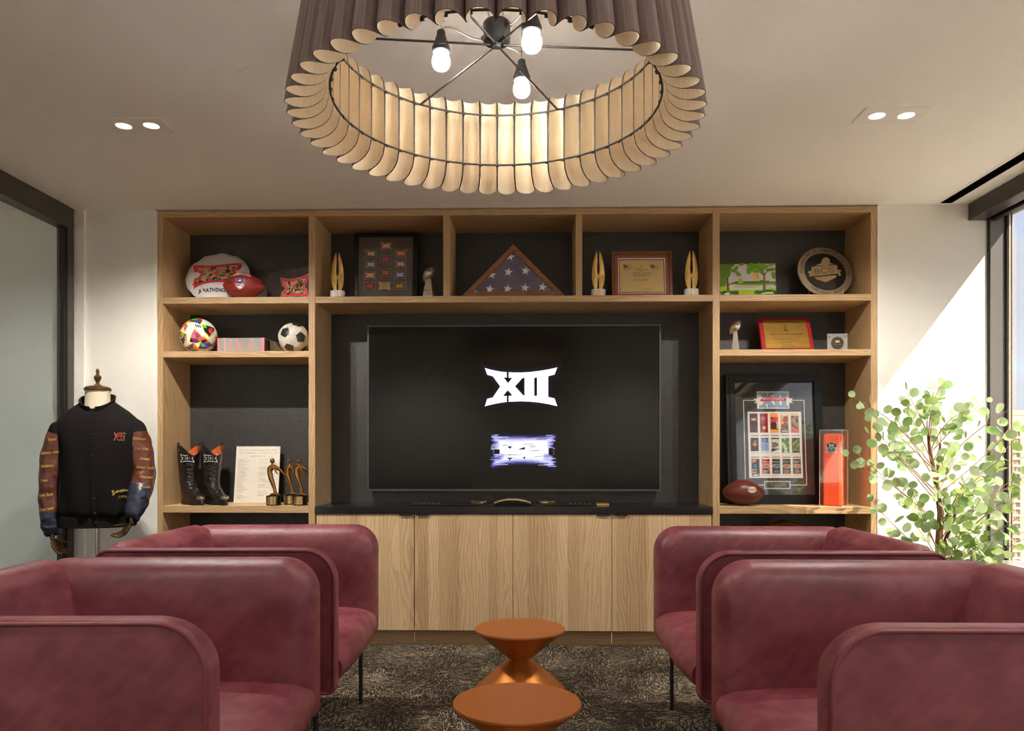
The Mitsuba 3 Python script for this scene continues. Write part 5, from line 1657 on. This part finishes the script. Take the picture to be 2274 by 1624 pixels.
def sleeve(path, split, side, names):
    p = np.array(path, float)                                          # x, y, z, rx, ry
    t = np.linspace(0, 1, len(p))
    tt = np.linspace(0, 1, 44)
    from scipy.interpolate import CubicSpline
    q = CubicSpline(t, p)(tt)
    rg = []
    for i, (x, y, z, a_, b_) in enumerate(q):
        e = ell((0, 0, 0), a_, b_, 40, p=2.1)
        th = np.arctan2(e[:, 1], e[:, 0])
        wr = .0022 * np.sin(th * 3 + i * .55) + .0018 * np.sin(th * 2 - i * 1.1)
        e *= (1 + wr / .06)[:, None]
        d = np.gradient(q[:, :3], axis=0)[i]
        d /= np.linalg.norm(d)
        ax = np.array([1.0, 0, 0]) - d * d[0]
        ax /= np.linalg.norm(ax)
        ay = np.cross(ax, d) * (-1 if np.cross(ax, d)[1] < 0 else 1)
        rg.append(np.array([x, y, z]) + e[:, :1] * ax + e[:, 1:2] * ay)
    k = int(np.argmin(np.abs(q[:, 2] - split)))
    k0 = int(np.argmin(np.abs(q[:, 2] - 1.318)))
    jk.part('shoulder', loft([r.mean(0) + (r - r.mean(0)) * 1.03 for r in rg[:k0 + 1]], True, False), 'wool_black', 60)
    jk.part('sleeve', loft(rg[k0 - 1:k + 1], False, False), 'leather_brown', 60, label='brown leather upper sleeve with gold script names')
    lower = [r.mean(0) + (r - r.mean(0)) * (1.012 if i == 0 else 1.004) for i, r in enumerate(rg[k - 1:])]
    jk.part('sleeve_end', loft(lower, False, False), 'leather_navy', 60, label='navy leather lower sleeve')
    cx = lambda z: np.interp(-z, -q[:, 2], q[:, 0])
    fy = lambda x, z: np.interp(-z, -q[:, 2], q[:, 1]) - np.interp(-z, -q[:, 2], q[:, 4]) * np.sqrt(np.maximum(1 - ((x - cx(z)) / np.interp(-z, -q[:, 2], q[:, 3])) ** 2, .05)) - .0085
    a = Art()
    for s_, z, dx in names:
        a.text(s_, .0150, float(cx(z)) + dx - (.016 if side < 0 else .008), z, gold_thread, 2, shear=.35, sx=.66, rot=.10 if side < 0 else -.12)
    m, c = bend(a, fy, .012)
    jk.part('script_embroidery', m, 'print', False, c)
    jk.part('cuff', loft([r.mean(0) + (r - r.mean(0)) * s_ + np.array([0, 0, dz]) for r, s_, dz in ((rg[-1], .96, .004), (rg[-1], .98, -.012), (rg[-1], .72, -.026))], False, False), 'leather_navy', 50)


sleeve([(-.165, .004, 1.375, .044, .062), (-.188, .0, 1.335, .060, .076), (-.212, -.008, 1.24, .068, .076), (-.232, -.014, 1.08, .064, .072), (-.232, -.024, .95, .060, .068), (-.226, -.036, .845, .056, .062), (-.218, -.045, .785, .045, .048)], .868, -1,
       [('Baylor', 1.285, .014), ('Oklahoma State', 1.212, .012), ('Oklahoma', 1.138, .010), ('Texas', 1.058, .004), ('Texas Tech', .978, .010), ('Texas A&M', .900, .012)])
sleeve([(.175, .004, 1.375, .044, .062), (.204, .0, 1.332, .060, .074), (.228, -.012, 1.235, .066, .072), (.252, -.030, 1.11, .062, .066), (.248, -.078, 1.00, .060, .064), (.238, -.122, .925, .054, .058), (.226, -.152, .872, .043, .044)], 1.005, 1,
       [('Colorado', 1.292, .030), ('Iowa State', 1.235, .032), ('Kansas', 1.178, .036), ('Kansas State', 1.128, .030), ('Missouri', 1.075, .036), ('Nebraska', 1.022, .036)])

# ================================================================ eucalyptus tree
PX, PY = 2.285, -.47
pt = Thing('potted_tree', 'tall artificial eucalyptus tree with round pale green leaves in the corner by the window', 'plant')
mat('bark', mikit.proc(lambda p, n, uv: mikit.mix(L3(118, 92, 66), L3(66, 48, 34), fbm(p.x * 120, p.y * 120, p.z * 40))), .9, spec=.1)
mat('twig', (172, 122, 92), .7)
mat('pot_glaze', (214, 208, 198), .5)
mat('soil', mikit.proc(lambda p, n, uv: L3(58, 44, 34) * (.6 + .8 * noise(p.x * 90, p.y * 90, p.z * 90))), .95, spec=.05)
Mp = at(PX, PY, 0)
pt.part('pot', lathe([(0, 0), (.12, 0), (.13, .006), (.165, .30), (.17, .33), (.158, .33), (.15, .29), (0, .29)], 48), 'pot_glaze', 35, M=Mp)
pt.part('soil', lathe([(0, .30), (.08, .305), (.151, .298), (.151, .288), (0, .288)], 32), 'soil', 40, M=Mp)
trunk = np.array([(.0, 0, .29), (.012, .004, .5), (-.006, 0, .70), (.004, -.004, .88), (-.012, .0, 1.02), (-.030, .004, 1.13), (-.052, .004, 1.24), (-.060, .006, 1.34)])
pt.part('trunk', tube(trunk, [.020, .018, .0165, .015, .013, .011, .0085, .006], 12), 'bark', 50, M=Mp)
pt.part('trunk', tube([(.03, .02, .29), (.02, .016, .55), (.03, .0, .72), (.065, -.03, .86), (.10, -.05, .98)], [.014, .013, .011, .008, .005], 10), 'bark', 50, M=Mp)
pt.part('trunk', tube([(-.008, 0, 1.10), (-.012, -.01, 1.18), (-.002, -.012, 1.23), (-.004, -.016, 1.27)], [.008, .0085, .0075, .005], 10), 'bark', 50, M=Mp)


def leaf_mesh(k):
    g = random.Random(40 + k)
    n = 14
    v, f = [(0, 0, 0)], []
    w = (.94, 1.06, .84)[k]
    for ring, q in ((1, .55), (2, 1.0)):
        for i in range(n):
            an = 2 * PI * i / n
            r = q * (1 + .05 * math.cos(an) + .03 * g.uniform(-1, 1) * (ring == 2))
            x, y = 1 + r * math.cos(an), r * w * math.sin(an)
            v.append((x, y, .13 * abs(y) ** 1.4 + (.10, -.10, .05)[k] * (x - 1) ** 2 + .04 * g.uniform(-1, 1) * (ring == 2)))
    v[0] = (1.0, 0, 0)
    for i in range(n):
        j = (i + 1) % n
        f += [[0, 1 + i, 1 + j], [1 + i, 1 + n + i, 1 + n + j], [1 + i, 1 + n + j, 1 + j]]
    b = len(v)
    v += [(-.45, -.035, 0), (-.45, .035, 0), (.12, .035, .005), (.12, -.035, .005)]
    f += [[b, b + 1, b + 2], [b, b + 2, b + 3]]
    return M_(np.array(v) * .5, f)


leaf_cols = ((172, 196, 146), (140, 172, 108), (192, 210, 168), (158, 184, 108))
for i, col in enumerate(leaf_cols):
    scene[f'leaf_{i}'] = {'type': 'principledthin', 'base_color': mikit.proc(lambda p, n, uv, col=col: L3(*col) * (.86 + .28 * fbm(p.x * 70, p.y * 70, p.z * 70))), 'roughness': .5, 'diff_trans': .75, 'spec_trans': 0.0}
leaf_ply = [[mikit.ply(leaf_mesh(k), f'leaf_{i}', True) for i in range(4)] for k in range(3)]
g = random.Random(77)
tips = [(-.02, 1.600, .0), (-.02, 1.575, -.05), (-.19, 1.555, -.02), (-.13, 1.50, -.10), (-.455, 1.525, .02), (-.37, 1.46, .08), (-.25, 1.47, -.12), (-.485, 1.19, .04), (-.40, 1.32, -.04), (-.29, 1.34, .12), (-.31, 1.40, -.16), (.11, 1.45, -.10), (.07, 1.40, .14), (.28, 1.51, .05), (.29, 1.45, -.16),
        (.40, 1.36, .02), (.30, 1.32, -.22), (.38, 1.06, -.02), (.39, 1.12, -.20), (.43, .765, -.10), (.37, .88, .06), (.22, .66, -.18), (.30, .80, -.26), (-.09, .72, -.22), (-.27, .74, -.06), (-.24, .84, -.20), (-.34, .93, .06), (-.36, 1.08, -.18), (-.28, 1.02, -.26), (.24, 1.18, -.28), (.18, 1.24, .08), (.06, 1.08, -.30),
        (-.16, 1.16, -.28), (-.14, .98, -.30), (.05, .86, -.32), (.16, .96, -.30), (.30, .98, -.14), (-.05, 1.28, -.22), (.12, .76, -.30), (-.20, 1.24, .14), (.24, 1.04, .16), (-.38, 1.20, .14), (.02, .98, -.36), (-.06, .88, -.36), (.10, 1.16, -.34), (-.04, 1.10, -.36), (.20, .88, -.36), (-.12, .80, -.34), (.08, .70, -.36)]
leaves = []
for bi, (tx_, tz_, ty_) in enumerate(tips):
    tip = np.array([tx_, ty_, tz_])
    reach = math.hypot(tx_, ty_)
    z0 = max(.50, tz_ - .16 - .55 * reach + g.uniform(-.03, .03))
    z0 = min(z0, 1.32)
    x0 = np.interp(z0, trunk[:, 2], trunk[:, 0])
    p0 = np.array([x0, 0, z0])
    mid = p0 + (tip - p0) * .5 + np.array([g.uniform(-.06, .06), g.uniform(-.06, .06), g.uniform(-.03, .10)])
    ts = np.linspace(0, 1, 12)[:, None]
    cv = (1 - ts) ** 2 * p0 + 2 * (1 - ts) * ts * mid + ts ** 2 * tip
    pt.part('branch', tube(cv, np.linspace(.0034, .0012, 12), 5), 'twig', 50, M=Mp)
    ln = np.linalg.norm(np.diff(cv, axis=0), axis=1).sum()
    nl = 9
    for k in range(nl):
        u = .34 + .66 * (k + .5) / nl if k < nl - 1 else 1.0
        P0 = np.array([np.interp(u, ts[:, 0], cv[:, j]) for j in range(3)])
        d = cv[min(11, int(u * 11) + 1)] - cv[max(0, int(u * 11) - 1)]
        d /= np.linalg.norm(d)
        side = np.cross(d, [g.uniform(-.4, .4), -1.0, g.uniform(-.2, .5)])
        side /= np.linalg.norm(side)
        if k % 2:
            side = -side
        out = side * g.uniform(.5, 1.0) + d * (g.uniform(.2, .8) if k < nl - 1 else 1.6) + np.array([g.uniform(-.3, .3), g.uniform(-.5, .2), g.uniform(-.45, .3)])
        out /= np.linalg.norm(out)
        nv = np.array([g.uniform(-.75, .75), -1.0 + g.uniform(-.2, .7), g.uniform(-.2, 1.1)])
        nv -= out * nv.dot(out)
        nv /= np.linalg.norm(nv)
        w_ = np.cross(nv, out)
        s_ = g.uniform(.043, .062) * (.86 if u > .9 else 1)
        c0 = P0 + out * s_ * .24 + np.array([PX, PY, 0])
        if c0[1] > -.03 - s_ or c0[0] > 2.80:
            continue
        Mx = np.eye(4)
        Mx[:3, 0], Mx[:3, 1], Mx[:3, 2], Mx[:3, 3] = out * s_, w_ * s_, nv * s_, c0
        k3, k4 = g.randrange(3), g.randrange(4)
        leaves.append((c0[1], Mx, k3, k4))

leaves.sort(key=lambda q: q[0])                                         # the 300 nearest leaves are parts, the rest are one part
for _, Mx, k3, k4 in leaves[:300]:
    pt.part('leaf', leaf_ply[k3][k4], None, M=T(Mx))
rest = []
for _, Mx, k3, k4 in leaves[300:]:
    m = leaf_mesh(k3)
    m.apply_transform(Mx)
    rest.append(m)
if rest:
    pt.part('foliage', cat(*rest), 'leaf_0', True, stuff=True)

# ================================================================ hotel tower outside the window
BX, BY = 199.0, 320.0
hb = Thing('hotel_tower', 'tan hotel tower with rows of curtained windows seen through the right window', 'building')
mat('tower_wall', (240, 214, 178), .8, spec=.1)
mat('tower_pane', mikit.proc(lambda p, n, uv: mikit.mix(L3(120, 110, 104), L3(206, 192, 176), sst(.35, .75, noise(p.x * 3.2, 0.0, p.z * .25)))), .4)
mat('tower_frame', (200, 180, 156), .7)
W0, PIT = 4.65, 6.25
g_ = rect(BX - 3.0, -70, BX + 3 * PIT + 1.5, 19.5)
wins = []
for c_ in range(3):
    for r_ in range(24):
        x0, z0 = BX + 1.2 + PIT * c_, 8.75 - 2.97 * r_
        wins.append((x0, z0))
        g_ = g_.difference(rect(x0, z0, x0 + W0, z0 + 2.0))
wall = upright(ext(g_, .9))
hb.part('facade', xf(wall, 0, BY + .9, 0), 'tower_wall')
hb.part('shell', box(BX - 3.0, BX + 3 * PIT + 1.5, BY + 1.4, BY + 25, -70, 19.4), 'tower_wall')
hb.part('parapet', cat(box(BX - 3.1, BX + 3 * PIT + 1.6, BY - .25, BY + .9, 17.6, 19.6), box(BX - 3.1, BX + 3 * PIT + 1.6, BY - .12, BY + .9, 11.9, 12.4)), 'tower_wall')
Dp = mikit.ply(cat(box(0, W0, .55, .7, 0, 2.0)), 'tower_pane')
Df = mikit.ply(cat(box(0, W0, .40, .56, 0, .12), box(0, W0, .40, .56, 1.88, 2.0), box(W0 / 2 - .06, W0 / 2 + .06, .40, .56, .12, 1.88), box(0, .1, .40, .56, .12, 1.88), box(W0 - .1, W0, .40, .56, .12, 1.88)), 'tower_frame')
for x0, z0 in wins:
    k = hb.part('window', Dp, None, M=T().translate([x0, BY, z0]))
    put(k + '__frame', Df, None, M=T().translate([x0, BY, z0]))
